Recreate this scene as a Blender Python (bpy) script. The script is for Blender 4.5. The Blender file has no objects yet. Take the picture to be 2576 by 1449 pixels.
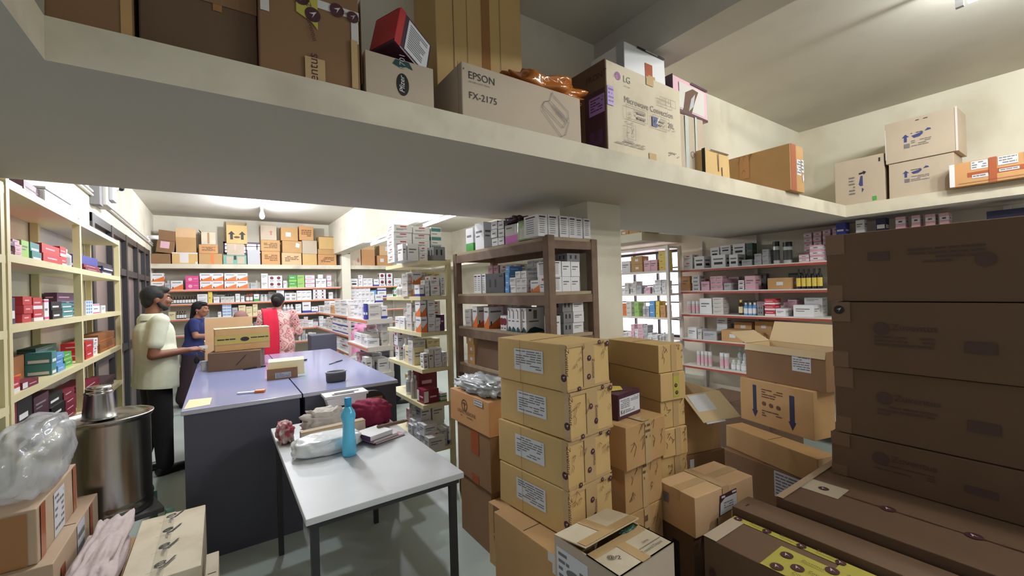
import bpy, bmesh, math, random
from mathutils import Vector, Matrix

# ------------------------------------------------------------------ camera, world, lamps, exposure
SC = bpy.context.scene
COL = SC.collection
FPX, CX, CY = 1063.06, 1288.0, 724.5           # focal length and centre for the 2576 x 1449 frame
YAW, PIT, ROL = math.radians(34.5841), math.radians(0.23257), math.radians(-1.67143)
EYE = Vector((0, 0, 1.55))
_f = Vector((math.sin(YAW)*math.cos(PIT), math.cos(YAW)*math.cos(PIT), math.sin(PIT)))
_r = Vector((math.cos(YAW), -math.sin(YAW), 0)); _u = _r.cross(_f)
CR, CU, CF = _r*math.cos(ROL)+_u*math.sin(ROL), -_r*math.sin(ROL)+_u*math.cos(ROL), _f
cam = bpy.data.cameras.new('camera'); cam.sensor_width = 36; cam.lens = 36*FPX/2576
cam.clip_start = 0.02; cam.clip_end = 60
cam_o = bpy.data.objects.new('camera', cam); COL.objects.link(cam_o)
cam_o.matrix_world = Matrix((( CR.x, CU.x, -CF.x, EYE.x), (CR.y, CU.y, -CF.y, EYE.y), (CR.z, CU.z, -CF.z, EYE.z), (0,0,0,1)))
SC.camera = cam_o

def ray(x, y): return CR*((x-CX)/FPX) - CU*((y-CY)/FPX) + CF
def on_z(x, y, z): d = ray(x, y); return EYE + d*((z-EYE.z)/d.z)
def on_x(x, y, X): d = ray(x, y); return EYE + d*(X/d.x)
def on_y(x, y, Y): d = ray(x, y); return EYE + d*(Y/d.y)

W = bpy.data.worlds.new('world'); SC.world = W; W.use_nodes = True
W.node_tree.nodes['Background'].inputs[0].default_value = (0.95, 0.97, 1.0, 1)
W.node_tree.nodes['Background'].inputs[1].default_value = 0.43
SC.view_settings.view_transform = 'Standard'; SC.view_settings.look = 'None'
SC.view_settings.exposure = 0.0; SC.view_settings.gamma = 1.0
SC.cycles.max_bounces = 7; SC.cycles.diffuse_bounces = 4; SC.cycles.glossy_bounces = 3
SC.cycles.transmission_bounces = 6; SC.cycles.transparent_max_bounces = 8
SC.cycles.caustics_reflective = False; SC.cycles.caustics_refractive = False
SC.cycles.sample_clamp_indirect = 6.0

def area_lamp(name, loc, direction, sx, sy, watt, col=(1, 1, 1)):
    l = bpy.data.lights.new(name, 'AREA'); l.shape = 'RECTANGLE'; l.size = sx; l.size_y = sy; l.energy = watt; l.color = col
    o = bpy.data.objects.new(name, l); COL.objects.link(o); o.location = loc
    o.rotation_euler = Vector(direction).to_track_quat('-Z', 'Y').to_euler(); return o
def point_lamp(name, loc, watt, rad, col=(1, 1, 1)):
    l = bpy.data.lights.new(name, 'POINT'); l.energy = watt; l.shadow_soft_size = rad; l.color = col
    o = bpy.data.objects.new(name, l); COL.objects.link(o); o.location = loc; return o
COOL = (0.90, 0.93, 1.0)
# the tube on the ceiling at the right, above the near bay (line of small lamps along the tube)
for k in range(3): point_lamp('near_tube_light', (3.2, 0.25-0.4*k, 3.03), 28, 0.03, (0.97, 1.0, 0.97))
# added fill lamps behind the camera, to lift the carton fronts
for k in range(2): point_lamp('rear_fill_light', (2.75, -1.1-0.5*k, 3.03), 44, 0.04, (1.0, 0.97, 0.93))
# tubes under the deep beam of the far bay, bulb under the far ceiling, lamp right of the beam
for y in (4.1, 4.6, 6.2, 7.0): point_lamp('beam_tube_light', (2.12, y, 2.37), 27, 0.03, COOL)
point_lamp('bulb_light', (0.6, 8.0, 2.85), 100, 0.05, COOL)
# added fill lamps of the middle bay, unseen above the loft, no fixtures
for y in (3.6, 4.4, 5.4): point_lamp('middle_bay_fill', (0.45, y, 2.98), 62, 0.04, COOL)
point_lamp('far_bay_light', (3.2, 7.5, 2.9), 70, 0.10, COOL)

# ------------------------------------------------------------------ materials
def lin(c): return tuple(((v/255)/12.92 if v/255 <= .04045 else ((v/255+.055)/1.055)**2.4) for v in c)
MATS = {}
def mat(name, rgb, rough=.6, metal=0., noise=0., nscale=8., bump=0., spec=.5, trans=0., emit=None, estr=0., stain=None, alpha=1., coat=0.):
    if name in MATS: return MATS[name]
    m = bpy.data.materials.new(name); m.use_nodes = True; nt = m.node_tree; b = nt.nodes['Principled BSDF']
    c = (*lin(rgb), 1)
    b.inputs['Base Color'].default_value = c; b.inputs['Roughness'].default_value = rough
    b.inputs['Metallic'].default_value = metal; b.inputs['Specular IOR Level'].default_value = spec
    b.inputs['Transmission Weight'].default_value = trans; b.inputs['Alpha'].default_value = alpha
    b.inputs['Coat Weight'].default_value = coat
    if emit: b.inputs['Emission Color'].default_value = (*lin(emit), 1); b.inputs['Emission Strength'].default_value = estr
    if noise or bump or stain:
        tc = nt.nodes.new('ShaderNodeTexCoord'); n = nt.nodes.new('ShaderNodeTexNoise')
        n.inputs['Scale'].default_value = nscale; n.inputs['Detail'].default_value = 5
        nt.links.new(tc.outputs['Object'], n.inputs['Vector'])
        if noise or stain:
            r = nt.nodes.new('ShaderNodeValToRGB'); e = r.color_ramp.elements
            s = stain and (*lin(stain), 1) or tuple(v*(1-noise) for v in c[:3])+(1,)
            e[0].position, e[0].color = (.30, s) if stain else (.25, s)
            e[1].position, e[1].color = (.52, c) if stain else (.75, tuple(min(1, v*(1+noise*.6)) for v in c[:3])+(1,))
            nt.links.new(n.outputs['Fac'], r.inputs['Fac']); nt.links.new(r.outputs['Color'], b.inputs['Base Color'])
        if bump:
            bn = nt.nodes.new('ShaderNodeBump'); bn.inputs['Strength'].default_value = bump; bn.inputs['Distance'].default_value = .01
            nt.links.new(n.outputs['Fac'], bn.inputs['Height']); nt.links.new(bn.outputs['Normal'], b.inputs['Normal'])
    MATS[name] = m; return m
P = {}   # short palette keys -> material
def pal(k, name, rgb, **kw): P[k] = mat(name, rgb, **kw)
pal('wall', 'cream_plaster', (224, 219, 202), rough=.9, noise=.05, nscale=2.5, bump=.05, stain=(210, 202, 182))
pal('ceil', 'ceiling_plaster', (206, 202, 192), rough=.95, noise=.05, nscale=1.5, stain=(192, 188, 178))
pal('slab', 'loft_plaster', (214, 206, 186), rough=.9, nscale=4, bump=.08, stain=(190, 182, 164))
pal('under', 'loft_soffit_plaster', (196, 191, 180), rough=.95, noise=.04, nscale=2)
pal('floor', 'green_grey_floor', (176, 188, 182), rough=.34, noise=.10, nscale=1.2, spec=.4)
pal('kraft', 'kraft_board', (190, 150, 100), rough=.75, noise=.07, nscale=9, bump=.05)
pal('kraft2', 'tan_kraft_board', (214, 178, 136), rough=.75, noise=.06, nscale=7, bump=.05)
pal('kraft3', 'yellowish_kraft_board', (208, 174, 116), rough=.75, noise=.06, nscale=8, bump=.05)
pal('kraftd', 'dull_brown_board', (138, 104, 72), rough=.8, noise=.08, nscale=6, bump=.05)
pal('kraftg', 'greyish_board', (190, 174, 154), rough=.8, noise=.06, nscale=6, bump=.05)
pal('krafto', 'orange_kraft_board', (200, 150, 100), rough=.75, noise=.06, nscale=8, bump=.05)
pal('kraftp', 'pale_board', (212, 200, 176), rough=.75, noise=.05, nscale=6, bump=.05, stain=(196, 182, 156))
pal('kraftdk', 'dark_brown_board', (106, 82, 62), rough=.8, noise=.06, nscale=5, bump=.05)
pal('inside', 'board_inside', (214, 190, 150), rough=.8)
pal('tape', 'brown_packing_tape', (158, 112, 66), rough=.25, spec=.6)
pal('tapec', 'clear_packing_tape', (196, 166, 122), rough=.18, spec=.7)
pal('tapep', 'pale_packing_tape', (198, 188, 164), rough=.2, spec=.6)
pal('kraftn', 'grey_brown_board', (184, 160, 134), rough=.75, noise=.06, nscale=7, bump=.05)
pal('tapedk', 'dull_brown_tape', (122, 97, 76), rough=.4)
pal('fade', 'dimmed_print', (82, 60, 56), rough=.7)  # print colour dimmed to carry the shade on the carton wall
pal('scrawl', 'faded_brown_pen', (132, 98, 62), rough=.7)
pal('tapey', 'yellow_printed_tape', (190, 180, 84), rough=.35)
pal('tapew', 'white_printed_tape', (212, 208, 204), rough=.35)
pal('tapeo', 'red_brown_tape', (168, 92, 62), rough=.25)
pal('label', 'white_sticker', (214, 216, 222), rough=.5)
pal('ink', 'black_ink', (32, 30, 34), rough=.6)
pal('ink2', 'grey_ink', (118, 114, 116), rough=.7)
pal('ink3', 'worn_grey_ink', (142, 134, 126), rough=.7)
pal('inkb', 'blue_ink', (58, 66, 120), rough=.6)
pal('inkm', 'maroon_ink', (74, 36, 44), rough=.6)
pal('inkbr', 'brown_ink', (96, 66, 44), rough=.7)
pal('white', 'white_card', (226, 226, 228), rough=.5)
pal('offw', 'offwhite_card', (206, 202, 196), rough=.55)
pal('grey', 'grey_card', (124, 124, 126), rough=.6)
pal('lgrey', 'light_grey_card', (176, 178, 182), rough=.55)
pal('dgrey', 'dark_grey_card', (74, 74, 76), rough=.6)
pal('red', 'red_card', (188, 44, 52), rough=.45)
pal('maroon', 'maroon_card', (116, 26, 48), rough=.45)
pal('blue', 'blue_card', (54, 62, 150), rough=.45)
pal('sky', 'sky_blue_card', (92, 150, 208), rough=.45)
pal('navy', 'navy_card', (38, 42, 78), rough=.5)
pal('green', 'green_card', (74, 160, 74), rough=.45)
pal('lime', 'lime_card', (146, 192, 96), rough=.45)
pal('dgreen', 'dark_green_card', (38, 72, 56), rough=.5)
pal('teal', 'teal_card', (64, 130, 132), rough=.5)
pal('dteal', 'dark_teal_card', (24, 66, 70), rough=.5)
pal('orange', 'orange_card', (222, 116, 48), rough=.45)
pal('pink', 'pink_card', (212, 72, 136), rough=.45)
pal('lpink', 'light_pink_card', (222, 176, 190), rough=.5)
pal('magenta', 'magenta_card', (206, 90, 190), rough=.45)
pal('purple', 'purple_card', (84, 44, 88), rough=.45)
pal('plum', 'plum_card', (72, 40, 56), rough=.4)
pal('yellow', 'yellow_card', (222, 196, 84), rough=.5)
pal('cream', 'cream_card', (226, 212, 166), rough=.5)
pal('black', 'black_plastic', (22, 22, 24), rough=.4)
pal('brown', 'brown_card', (140, 88, 48), rough=.5)
pal('metalc', 'cream_enamel_steel', (218, 208, 164), rough=.45, noise=.04, nscale=5)
pal('metalcw', 'white_enamel_steel', (220, 214, 206), rough=.4)
pal('edge', 'orange_edge_strip', (218, 120, 84), rough=.4)
pal('edger', 'red_edge_strip', (168, 74, 58), rough=.4)
pal('wood', 'weathered_wood', (122, 100, 84), rough=.8, noise=.25, nscale=14, bump=.2)
pal('woodl', 'worn_pale_wood', (168, 150, 124), rough=.8, noise=.18, nscale=10, bump=.1)
pal('slate', 'slate_laminate', (80, 82, 98), rough=.45, noise=.03)
pal('top', 'blue_grey_gloss_laminate', (146, 154, 194), rough=.12, noise=.04, nscale=3, spec=.6)
pal('edgew', 'laminate_edge', (206, 206, 214), rough=.4)
pal('ttop', 'mottled_white_laminate', (208, 211, 213), rough=.42, noise=.06, nscale=7)
pal('steel', 'brushed_steel', (176, 174, 170), rough=.22, metal=1., noise=.05, nscale=3)
pal('dsteel', 'dark_painted_steel', (46, 46, 48), rough=.45)
pal('alum', 'dark_aluminium', (62, 62, 64), rough=.4, metal=.3)
pal('skin', 'brown_skin', (122, 78, 56), rough=.55)
pal('skin2', 'light_brown_skin', (158, 108, 84), rough=.55)
pal('hair', 'black_hair', (16, 14, 14), rough=.75, noise=.3, nscale=60, bump=.3)
pal('amber', 'amber_bottle', (56, 30, 18), rough=.15, spec=.7)
pal('clear', 'clear_plastic_bottle', (198, 206, 200), rough=.15, spec=.7, noise=.08)
MATS['glow'] = mat('tube_glow', (255, 255, 255), emit=(248, 250, 255), estr=9)
P['glow'] = MATS['glow']
P['day'] = mat('daylit_window', (255, 255, 255), emit=(250, 236, 250), estr=3.2)

# ------------------------------------------------------------------ mesh helpers
class MB:
    """Collects shapes and links them as one mesh object."""
    def __init__(s): s.v, s.f, s.m, s.mats = [], [], [], []
    def mi(s, k):
        k = P[k] if isinstance(k, str) else k
        if k not in s.mats: s.mats.append(k)
        return s.mats.index(k)
    def add(s, vs, fs, k, M=None):
        b = len(s.v); i = s.mi(k)
        s.v += [tuple(M @ Vector(v)) if M else tuple(v) for v in vs]
        for f in fs: s.f.append(tuple(b+j for j in f)); s.m.append(i)
        return s
    def quad(s, a, b, c, d, k): return s.add([a, b, c, d], [(0, 1, 2, 3)], k)
    def box(s, x0, y0, z0, x1, y1, z1, k, M=None):
        vs = [(x0,y0,z0),(x1,y0,z0),(x1,y1,z0),(x0,y1,z0),(x0,y0,z1),(x1,y0,z1),(x1,y1,z1),(x0,y1,z1)]
        return s.add(vs, [(0,3,2,1),(4,5,6,7),(0,1,5,4),(1,2,6,5),(2,3,7,6),(3,0,4,7)], k, M)
    def rbox(s, x0, y0, z0, x1, y1, z1, k, r=.004, seg=2, M=None, jit=0., rnd=None):
        bm = bmesh.new(); bmesh.ops.create_cube(bm, size=1)
        for v in bm.verts: v.co = Vector(((x0+x1)/2+v.co.x*(x1-x0), (y0+y1)/2+v.co.y*(y1-y0), (z0+z1)/2+v.co.z*(z1-z0)))
        if jit:
            for v in bm.verts:
                if v.co.z > (z0+z1)/2: v.co -= Vector((math.copysign(rnd.uniform(0, jit*.7), v.co.x-(x0+x1)/2), math.copysign(rnd.uniform(0, jit*.7), v.co.y-(y0+y1)/2), rnd.uniform(0, jit)*.6))
        bmesh.ops.bevel(bm, geom=bm.edges[:], offset=r, segments=seg, affect='EDGES', profile=.6)
        s.bm(bm, k, M); return s
    def bm(s, bm, k, M=None):
        bm.verts.index_update()
        s.add([v.co.copy() for v in bm.verts], [[v.index for v in f.verts] for f in bm.faces], k, M); bm.free(); return s
    def cyl(s, c, r, h, k, n=20, r2=None, M=None, axis='z'):
        r2 = r if r2 is None else r2
        return s.lathe(c, [(0, 0), (r, 0), (r2, h), (0, h)], k, n, M, axis)
    def lathe(s, c, prof, k, n=24, M=None, axis='z'):
        vs, fs = [], []
        for (r, h) in prof:
            for i in range(n):
                a = 2*math.pi*i/n; p = (r*math.cos(a), r*math.sin(a), h)
                if axis == 'y': p = (p[0], p[2], p[1])
                if axis == 'x': p = (p[2], p[0], p[1])
                vs.append((c[0]+p[0], c[1]+p[1], c[2]+p[2]))
        for j in range(len(prof)-1):
            for i in range(n):
                a, b = j*n+i, j*n+(i+1) % n
                fs.append((a, b, b+n, a+n))
        return s.add(vs, fs, k, M)
    def tube(s, pts, r, k, n=8, rs=None):
        pts = [Vector(p) for p in pts]; vs, fs = [], []
        prev = None
        for i, p in enumerate(pts):
            d = (pts[min(i+1, len(pts)-1)]-pts[max(i-1, 0)]).normalized()
            a = d.orthogonal().normalized() if prev is None else (prev - d*prev.dot(d)).normalized()
            prev = a; b = d.cross(a); rr = rs[i] if rs else r
            for j in range(n):
                t = 2*math.pi*j/n; vs.append(p+a*(rr*math.cos(t))+b*(rr*math.sin(t)))
        for i in range(len(pts)-1):
            for j in range(n):
                fs.append((i*n+j, i*n+(j+1) % n, (i+1)*n+(j+1) % n, (i+1)*n+j))
        fs.append(tuple(range(n-1, -1, -1))); fs.append(tuple(range((len(pts)-1)*n, len(pts)*n)))
        return s.add(vs, fs, k)
    def capsule(s, a, b, ra, rb, k='skin', n=14, flat=1.0, side=None):
        """tapered rounded limb from a to b; flat squashes it along the given side direction"""
        a, b = Vector(a), Vector(b); d = b-a; L = d.length; d = d.normalized() if L > 1e-6 else Vector((0, 0, 1))
        u = (Vector(side)-d*Vector(side).dot(d)).normalized() if side else d.orthogonal().normalized(); w = d.cross(u)
        prof = [(ra*math.cos(t), -ra*math.sin(t)) for t in (math.pi/2*.999, 1.1, .7, .35, 0)] + [(rb*math.cos(t), L+rb*math.sin(t)) for t in (0, .35, .7, 1.1, math.pi/2*.999)]
        vs, fs = [], []
        for (r, h) in prof:
            for i in range(n):
                t = 2*math.pi*i/n; vs.append(a+d*h+u*(r*flat*math.cos(t))+w*(r*math.sin(t)))
        for j in range(len(prof)-1):
            for i in range(n): fs.append((j*n+i, j*n+(i+1) % n, (j+1)*n+(i+1) % n, (j+1)*n+i))
        fs.append(tuple(range(n-1, -1, -1))); q = (len(prof)-1)*n; fs.append(tuple(range(q, q+n)))
        return s.add(vs, fs, k)
    def ball(s, c, r, k='skin', n=14):
        bm = bmesh.new(); bmesh.ops.create_uvsphere(bm, u_segments=n, v_segments=max(6, n*2//3), radius=1)
        r = r if hasattr(r, '__len__') else (r, r, r)
        for v in bm.verts: v.co = Vector((c[0]+v.co.x*r[0], c[1]+v.co.y*r[1], c[2]+v.co.z*r[2]))
        return s.bm(bm, k)
    def build(s, name, parent=None, loc=None, rz=0., rot=None, smooth=False):
        me = bpy.data.meshes.new(name); me.from_pydata([tuple(v) for v in s.v], [], s.f)
        for k in s.mats: me.materials.append(k)
        me.polygons.foreach_set('material_index', s.m)
        if smooth: me.polygons.foreach_set('use_smooth', [True]*len(me.polygons))
        me.update()
        o = bpy.data.objects.new(name, me); COL.objects.link(o)
        if parent: o.parent = parent
        if loc: o.location = loc
        o.rotation_euler = rot or (0, 0, rz); return o
def tag(o, label, cat, group=None, kind=None):
    o['label'] = label; o['category'] = cat
    if group: o['group'] = group
    if kind: o['kind'] = kind
    return o
def empty(name, loc, rz, label, cat, group=None):
    o = bpy.data.objects.new(name, None); COL.objects.link(o); o.location = loc; o.rotation_euler = (0, 0, rz)
    o.empty_display_size = .1; return tag(o, label, cat, group)
def struct(mb, name, **kw):
    o = mb.build(name, **kw); o['kind'] = 'structure'; return o
_TX = {}
def text_mesh(txt, font_shear=0.):
    key = (txt, font_shear)
    if key in _TX: return _TX[key]
    cu = bpy.data.curves.new('lettering', 'FONT'); cu.body = txt; cu.size = 1; cu.resolution_u = 3; cu.shear = font_shear
    ob = bpy.data.objects.new('lettering', cu); me = ob.to_mesh()
    vs = [tuple(v.co) for v in me.vertices]; fs = [tuple(p.vertices) for p in me.polygons]
    ob.to_mesh_clear(); bpy.data.objects.remove(ob); bpy.data.curves.remove(cu)
    x0 = min(v[0] for v in vs); x1 = max(v[0] for v in vs); y0 = min(v[1] for v in vs)
    vs = [(v[0]-x0, v[1]-y0, 0) for v in vs]
    _TX[key] = (vs, fs, x1-x0, max(v[1] for v in vs)); return _TX[key]
# ------------------------------------------------------------------ cartons
RND = random.Random(7)
class Face:
    def __init__(s, w, l, h): s.w, s.l, s.h = w, l, h
    def size(s, f): return {'F': (s.w, s.h), 'L': (s.l, s.h), 'R': (s.l, s.h), 'T': (s.w, s.l), 'K': (s.w, s.h)}[f]
    def pt(s, f, u, v, e):
        if f == 'F': return (u, -e, v)
        if f == 'L': return (-e, s.l-u, v)
        if f == 'R': return (s.w+e, u, v)
        if f == 'K': return (s.w-u, s.l+e, v)
        return (u, v, s.h+e)
def decorate(fc, decor, root):
    chunks = []; n = 0
    for d in decor:
        kind, part, f = d[:3]; a = d[3:]; n += 1; e = .0007+.00035*n
        mb = MB(); W_, H_ = fc.size(f)
        if part == 'printing': part = 'lettering' if kind == 'text' else 'print'
        chunks.append((part, mb))
        if kind == 'rect':
            u0, v0, u1, v1, k = a; wob = min(.0, 0)
            mb.quad(*[fc.pt(f, u*W_, v*H_, e) for u, v in ((u0, v0), (u1, v0), (u1, v1), (u0, v1))], k)
        elif kind == 'poly':
            pts, k = a; mb.add([fc.pt(f, u*W_, v*H_, e) for u, v in pts], [tuple(range(len(pts)))], k)
        elif kind == 'text':
            u, v, hh, t, k, rot = a[:6]; vs, fs, tw, th = text_mesh(t, a[6] if len(a) > 6 else 0.)
            s_ = hh/max(.2, .72); c, q = math.cos(math.radians(rot)), math.sin(math.radians(rot))
            mb.add([fc.pt(f, u*W_+(x*c-y*q)*s_, v*H_+(x*q+y*c)*s_, e) for x, y, _ in vs], fs, k)
        elif kind in ('disc', 'logo', 'ring', 'oval'):
            u, v, r, k = a[:4]; ry = a[4] if kind == 'oval' else r; N = 20
            c = [(u*W_+r*math.cos(2*math.pi*i/N), v*H_+ry*math.sin(2*math.pi*i/N)) for i in range(N)]
            if kind == 'ring':
                c2 = [(u*W_+r*.82*math.cos(2*math.pi*i/N), v*H_+r*.82*math.sin(2*math.pi*i/N)) for i in range(N)]
                mb.add([fc.pt(f, x, y, e) for x, y in c+c2], [(i, (i+1) % N, N+(i+1) % N, N+i) for i in range(N)], k)
            else: mb.add([fc.pt(f, x, y, e) for x, y in c], [tuple(range(N))], k)
            if kind == 'logo':
                for tri in (((-.45, .1), (.5, .5), (.1, .05)), ((-.1, -.5), (.5, .5), (.05, -.02))):
                    mb.add([fc.pt(f, u*W_+x*r, v*H_+y*r, e+.0003) for x, y in tri], [(0, 1, 2)], 'tapew')
        elif kind == 'lines':
            u0, v0, u1, v1, cnt, k = a[:6]; fill = a[6] if len(a) > 6 else .45
            for i in range(cnt):
                t0 = v1-(v1-v0)*(i+.2)/cnt; t1 = t0-(v1-v0)*fill/cnt; x = u0
                while x < u1-.02*(u1-u0):
                    x2 = min(u1, x+(u1-u0)*RND.uniform(.12, .4))
                    if RND.random() < .82: mb.quad(*[fc.pt(f, p*W_, q*H_, e) for p, q in ((x, t1), (x2, t1), (x2, t0), (x, t0))], k)
                    x = x2+(u1-u0)*.035
        elif kind == 'arrow':
            u, v, s_, k, rot = a; c, q = math.cos(math.radians(rot)), math.sin(math.radians(rot))
            pts = [(-.14, -.5), (.14, -.5), (.14, .1), (.36, .1), (0, .5), (-.36, .1), (-.14, .1)]
            mb.add([fc.pt(f, u*W_+(x*c-y*q)*s_, v*H_+(x*q+y*c)*s_, e) for x, y in pts], [tuple(range(7))], k)
        elif kind == 'scrawl':
            u0, v0, u1, v1, cnt, k = a; ox, oy = u0, v0; t = .0026; k = 'scrawl' if k == 'inkbr' else k
            for i in range(cnt):
                bx, by = RND.uniform(u0, u1), RND.uniform(v0, v1); ang = RND.uniform(.7, 1.4); L = RND.uniform(.25, .6)*min(W_*(u1-u0), H_*(v1-v0))
                for j in range(2):
                    ax, ay = bx*W_, by*H_; cx, cy = ax+L*math.cos(ang), ay+L*math.sin(ang)
                    cx = min(max(cx, 0.004), W_-.004); cy = min(max(cy, .004), H_-.004)
                    dx, dy = cx-ax, cy-ay; q = math.hypot(dx, dy) or 1; nx, ny = -dy/q*t/2, dx/q*t/2
                    mb.add([fc.pt(f, *p, e) for p in ((ax-nx, ay-ny), (cx-nx, cy-ny), (cx+nx, cy+ny), (ax+nx, ay+ny))], [(0, 1, 2, 3)], k)
                    bx, by = cx/W_, cy/H_; ang += RND.choice((2.4, -2.1, 1.1)); L *= .7
    # marks of one sort that lie close together make one part, far ones parts of their own
    chunks = [(p_, m) for p_, m in chunks if m.v]; grp = list(range(len(chunks))); bb = []
    for p_, m in chunks:
        lo = Vector([min(v[i] for v in m.v) for i in range(3)]); hi = Vector([max(v[i] for v in m.v) for i in range(3)]); bb.append((lo, hi, max(hi-lo)))
    for a in range(len(chunks)):
        for b in range(a):
            if chunks[a][0] != chunks[b][0]: continue
            g = Vector([max(0, bb[a][0][i]-bb[b][1][i], bb[b][0][i]-bb[a][1][i]) for i in range(3)]).length
            if g <= (.004 if chunks[a][0] in ('tape', 'logo') else .02):
                ga, gb = grp[a], grp[b]; grp = [ga if q == gb else q for q in grp]
    for q in sorted(set(grp)):
        out = MB(); nm = None
        for i, (p_, m) in enumerate(chunks):
            if grp[i] == q:
                nm = p_; b = len(out.v); out.v += m.v
                for f, mi in zip(m.f, m.m): out.f.append(tuple(b+j for j in f)); out.m.append(out.mi(m.mats[mi]))
        out.build(nm, parent=root)
def carton(name, label, p, w, l, h, z0, k='kraft', yaw=0., decor=(), group=None, cat='carton', flaps=None, rot=None, seam='x', jit=.003, r=.004):
    """A corrugated carton: near-left corner at p, width w along its front, length l along its left side. flaps = open top."""
    rnd = random.Random(hash((round(p[0]*997), round(p[1]*991), round(z0*983))) & 0xffff)
    mb = MB()
    if flaps is None:
        mb.rbox(0, 0, 0, w, l, h, k, r=r, jit=jit, rnd=rnd)
        if seam == 'x': mb.box(.01, l/2-.0012, h-.001, w-.01, l/2+.0012, h+.0006, 'inkbr')
        if seam == 'y': mb.box(w/2-.0012, .01, h-.001, w/2+.0012, l-.01, h+.0006, 'inkbr')
    else:
        t = .005
        mb.box(0, 0, 0, w, t, h, k); mb.box(0, l-t, 0, w, l, h, k); mb.box(0, t, 0, t, l-t, h, k); mb.box(w-t, t, 0, w, l-t, h, k); mb.box(t, t, 0, w-t, l-t, t, 'inside')
        for q in ((t, t, w-t, t+.001), (t, l-t-.001, w-t, l-t), (t, t, t+.001, l-t), (w-t-.001, t, w-t, l-t)): mb.box(q[0], q[1], t, q[2], q[3], h, 'inside')
    o = mb.build(name, loc=(p[0], p[1], z0), rz=math.radians(yaw), rot=rot and tuple(math.radians(a) for a in rot))
    tag(o, label, cat, group)
    for fl in flaps or ():
        side, ang, ln, km = fl; f = MB(); t = .004; ang = math.radians(ang); c, s_ = math.cos(ang), math.sin(ang)   # ang from straight up, outwards positive
        n = {'F': (0, -1), 'K': (0, 1), 'L': (-1, 0), 'R': (1, 0)}[side]
        A, B = {'F': ((0, 0), (w, 0)), 'K': ((w, l), (0, l)), 'L': ((0, l), (0, 0)), 'R': ((w, 0), (w, l))}[side]
        out = Vector((n[0]*s_, n[1]*s_, c))*ln; th = Vector((-n[0]*c, -n[1]*c, s_))*t
        a, b = Vector((*A, h)), Vector((*B, h)); vs = [a, b, b+out, a+out]
        f.add([*vs, *[q+th for q in vs]], [(0, 1, 2, 3)], km); f.add([*vs, *[q+th for q in vs]], [(7, 6, 5, 4), (0, 4, 5, 1), (1, 5, 6, 2), (2, 6, 7, 3), (3, 7, 4, 0)], 'inside')
        f.build('flap', parent=o)
    decorate(Face(w, l, h), decor, o)
    return o
def tape_x(w, l, h, k='tapec', tw=.05, drop=.05):   # tape over the top seam running along x, lapping down both ends
    a, b = .5-tw/2/l, .5+tw/2/l
    return [('rect', 'tape', 'T', 0, a, 1, b, k), ('rect', 'tape', 'L', 1-b, 1-drop/h, 1-a, 1, k), ('rect', 'tape', 'R', a, 1-drop/h, b, 1, k)]
def tape_y(w, l, h, k='tapec', tw=.05, drop=.05):
    a, b = .5-tw/2/w, .5+tw/2/w
    return [('rect', 'tape', 'T', a, 0, b, 1, k), ('rect', 'tape', 'F', a, 1-drop/h, b, 1, k)]
def sticker(f, u0, v0, u1, v1, n=6, k='label', part='shipping_label'):
    return [('rect', part, f, u0, v0, u1, v1, k), ('lines', part, f, u0+(u1-u0)*.06, v0+(v1-v0)*.08, u0+(u1-u0)*.94, v0+(v1-v0)*.94, n, 'ink2')]

# ------------------------------------------------------------------ the room
ZC, ZS0, ZS1 = 3.10, 2.09, 2.19           # ceiling, underside and top of the concrete lofts
XL, XR, YB, YW = -0.98, 5.0, 10.0, 1.90   # left wall, right wall, back wall, wall above the loft
struct(MB().box(-3, -3, -.1, XR+.2, YB+.2, 0, 'floor'), 'floor')
struct(MB().box(-3, -3, ZC, XR+.2, YB+.2, ZC+.1, 'ceil'), 'ceiling')
# left wall with the glazed partition opening
mb = MB()
mb.box(XL-.12, 1.9, 0, XL, 5.4, ZC, 'wall').box(XL-.12, 5.4, 2.38, XL, YB, ZC, 'wall').box(XL-.12, 9.25, 0, XL, YB, 2.38, 'wall')
struct(mb, 'wall_left')
# back wall with a small high window behind the cartons
wa, wb, wz0, wz1 = .06, .82, 2.42, 2.66
mb = MB()
mb.box(XL-.12, YB, 0, wa, YB+.12, ZC, 'wall').box(wb, YB, 0, XR+.2, YB+.12, ZC, 'wall')
mb.box(wa, YB, 0, wb, YB+.12, wz0, 'wall').box(wa, YB, wz1, wb, YB+.12, ZC, 'wall')
struct(mb, 'wall_back')
def window(name, a, b, z0, z1, plane, nx, nz, kf, tf=.03, depth=.10):
    """frame with bars and a bright pane; plane=('y',Y) or ('x',X)"""
    r = MB(); ax, q = plane
    def bx(m, u0, v0, u1, v1, d0, d1, k):
        if ax == 'y': m.box(u0, q+d0, v0, u1, q+d1, v1, k)
        else: m.box(q+d0, u0, v0, q+d1, u1, v1, k)
    bx(r, a, z0, b, z0+tf, .01, .06, kf); bx(r, a, z1-tf, b, z1, .01, .06, kf); bx(r, a, z0, a+tf, z1, .01, .06, kf); bx(r, b-tf, z0, b, z1, .01, .06, kf)
    for i in range(1, nx): u = a+(b-a)*i/nx; bx(r, u-.012, z0, u+.012, z1, .015, .05, kf)
    for i in range(1, nz): v = z0+(z1-z0)*i/nz; bx(r, a, v-.008, b, v+.008, .015, .05, kf)
    o = struct(r, name); p = MB(); bx(p, a+tf, z0+tf, b-tf, z1-tf, depth, depth+.01, 'day'); p.build('pane', parent=o); return o
window('window_1', wa, wb, wz0, wz1, ('y', YB), 4, 3, 'purple')
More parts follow.
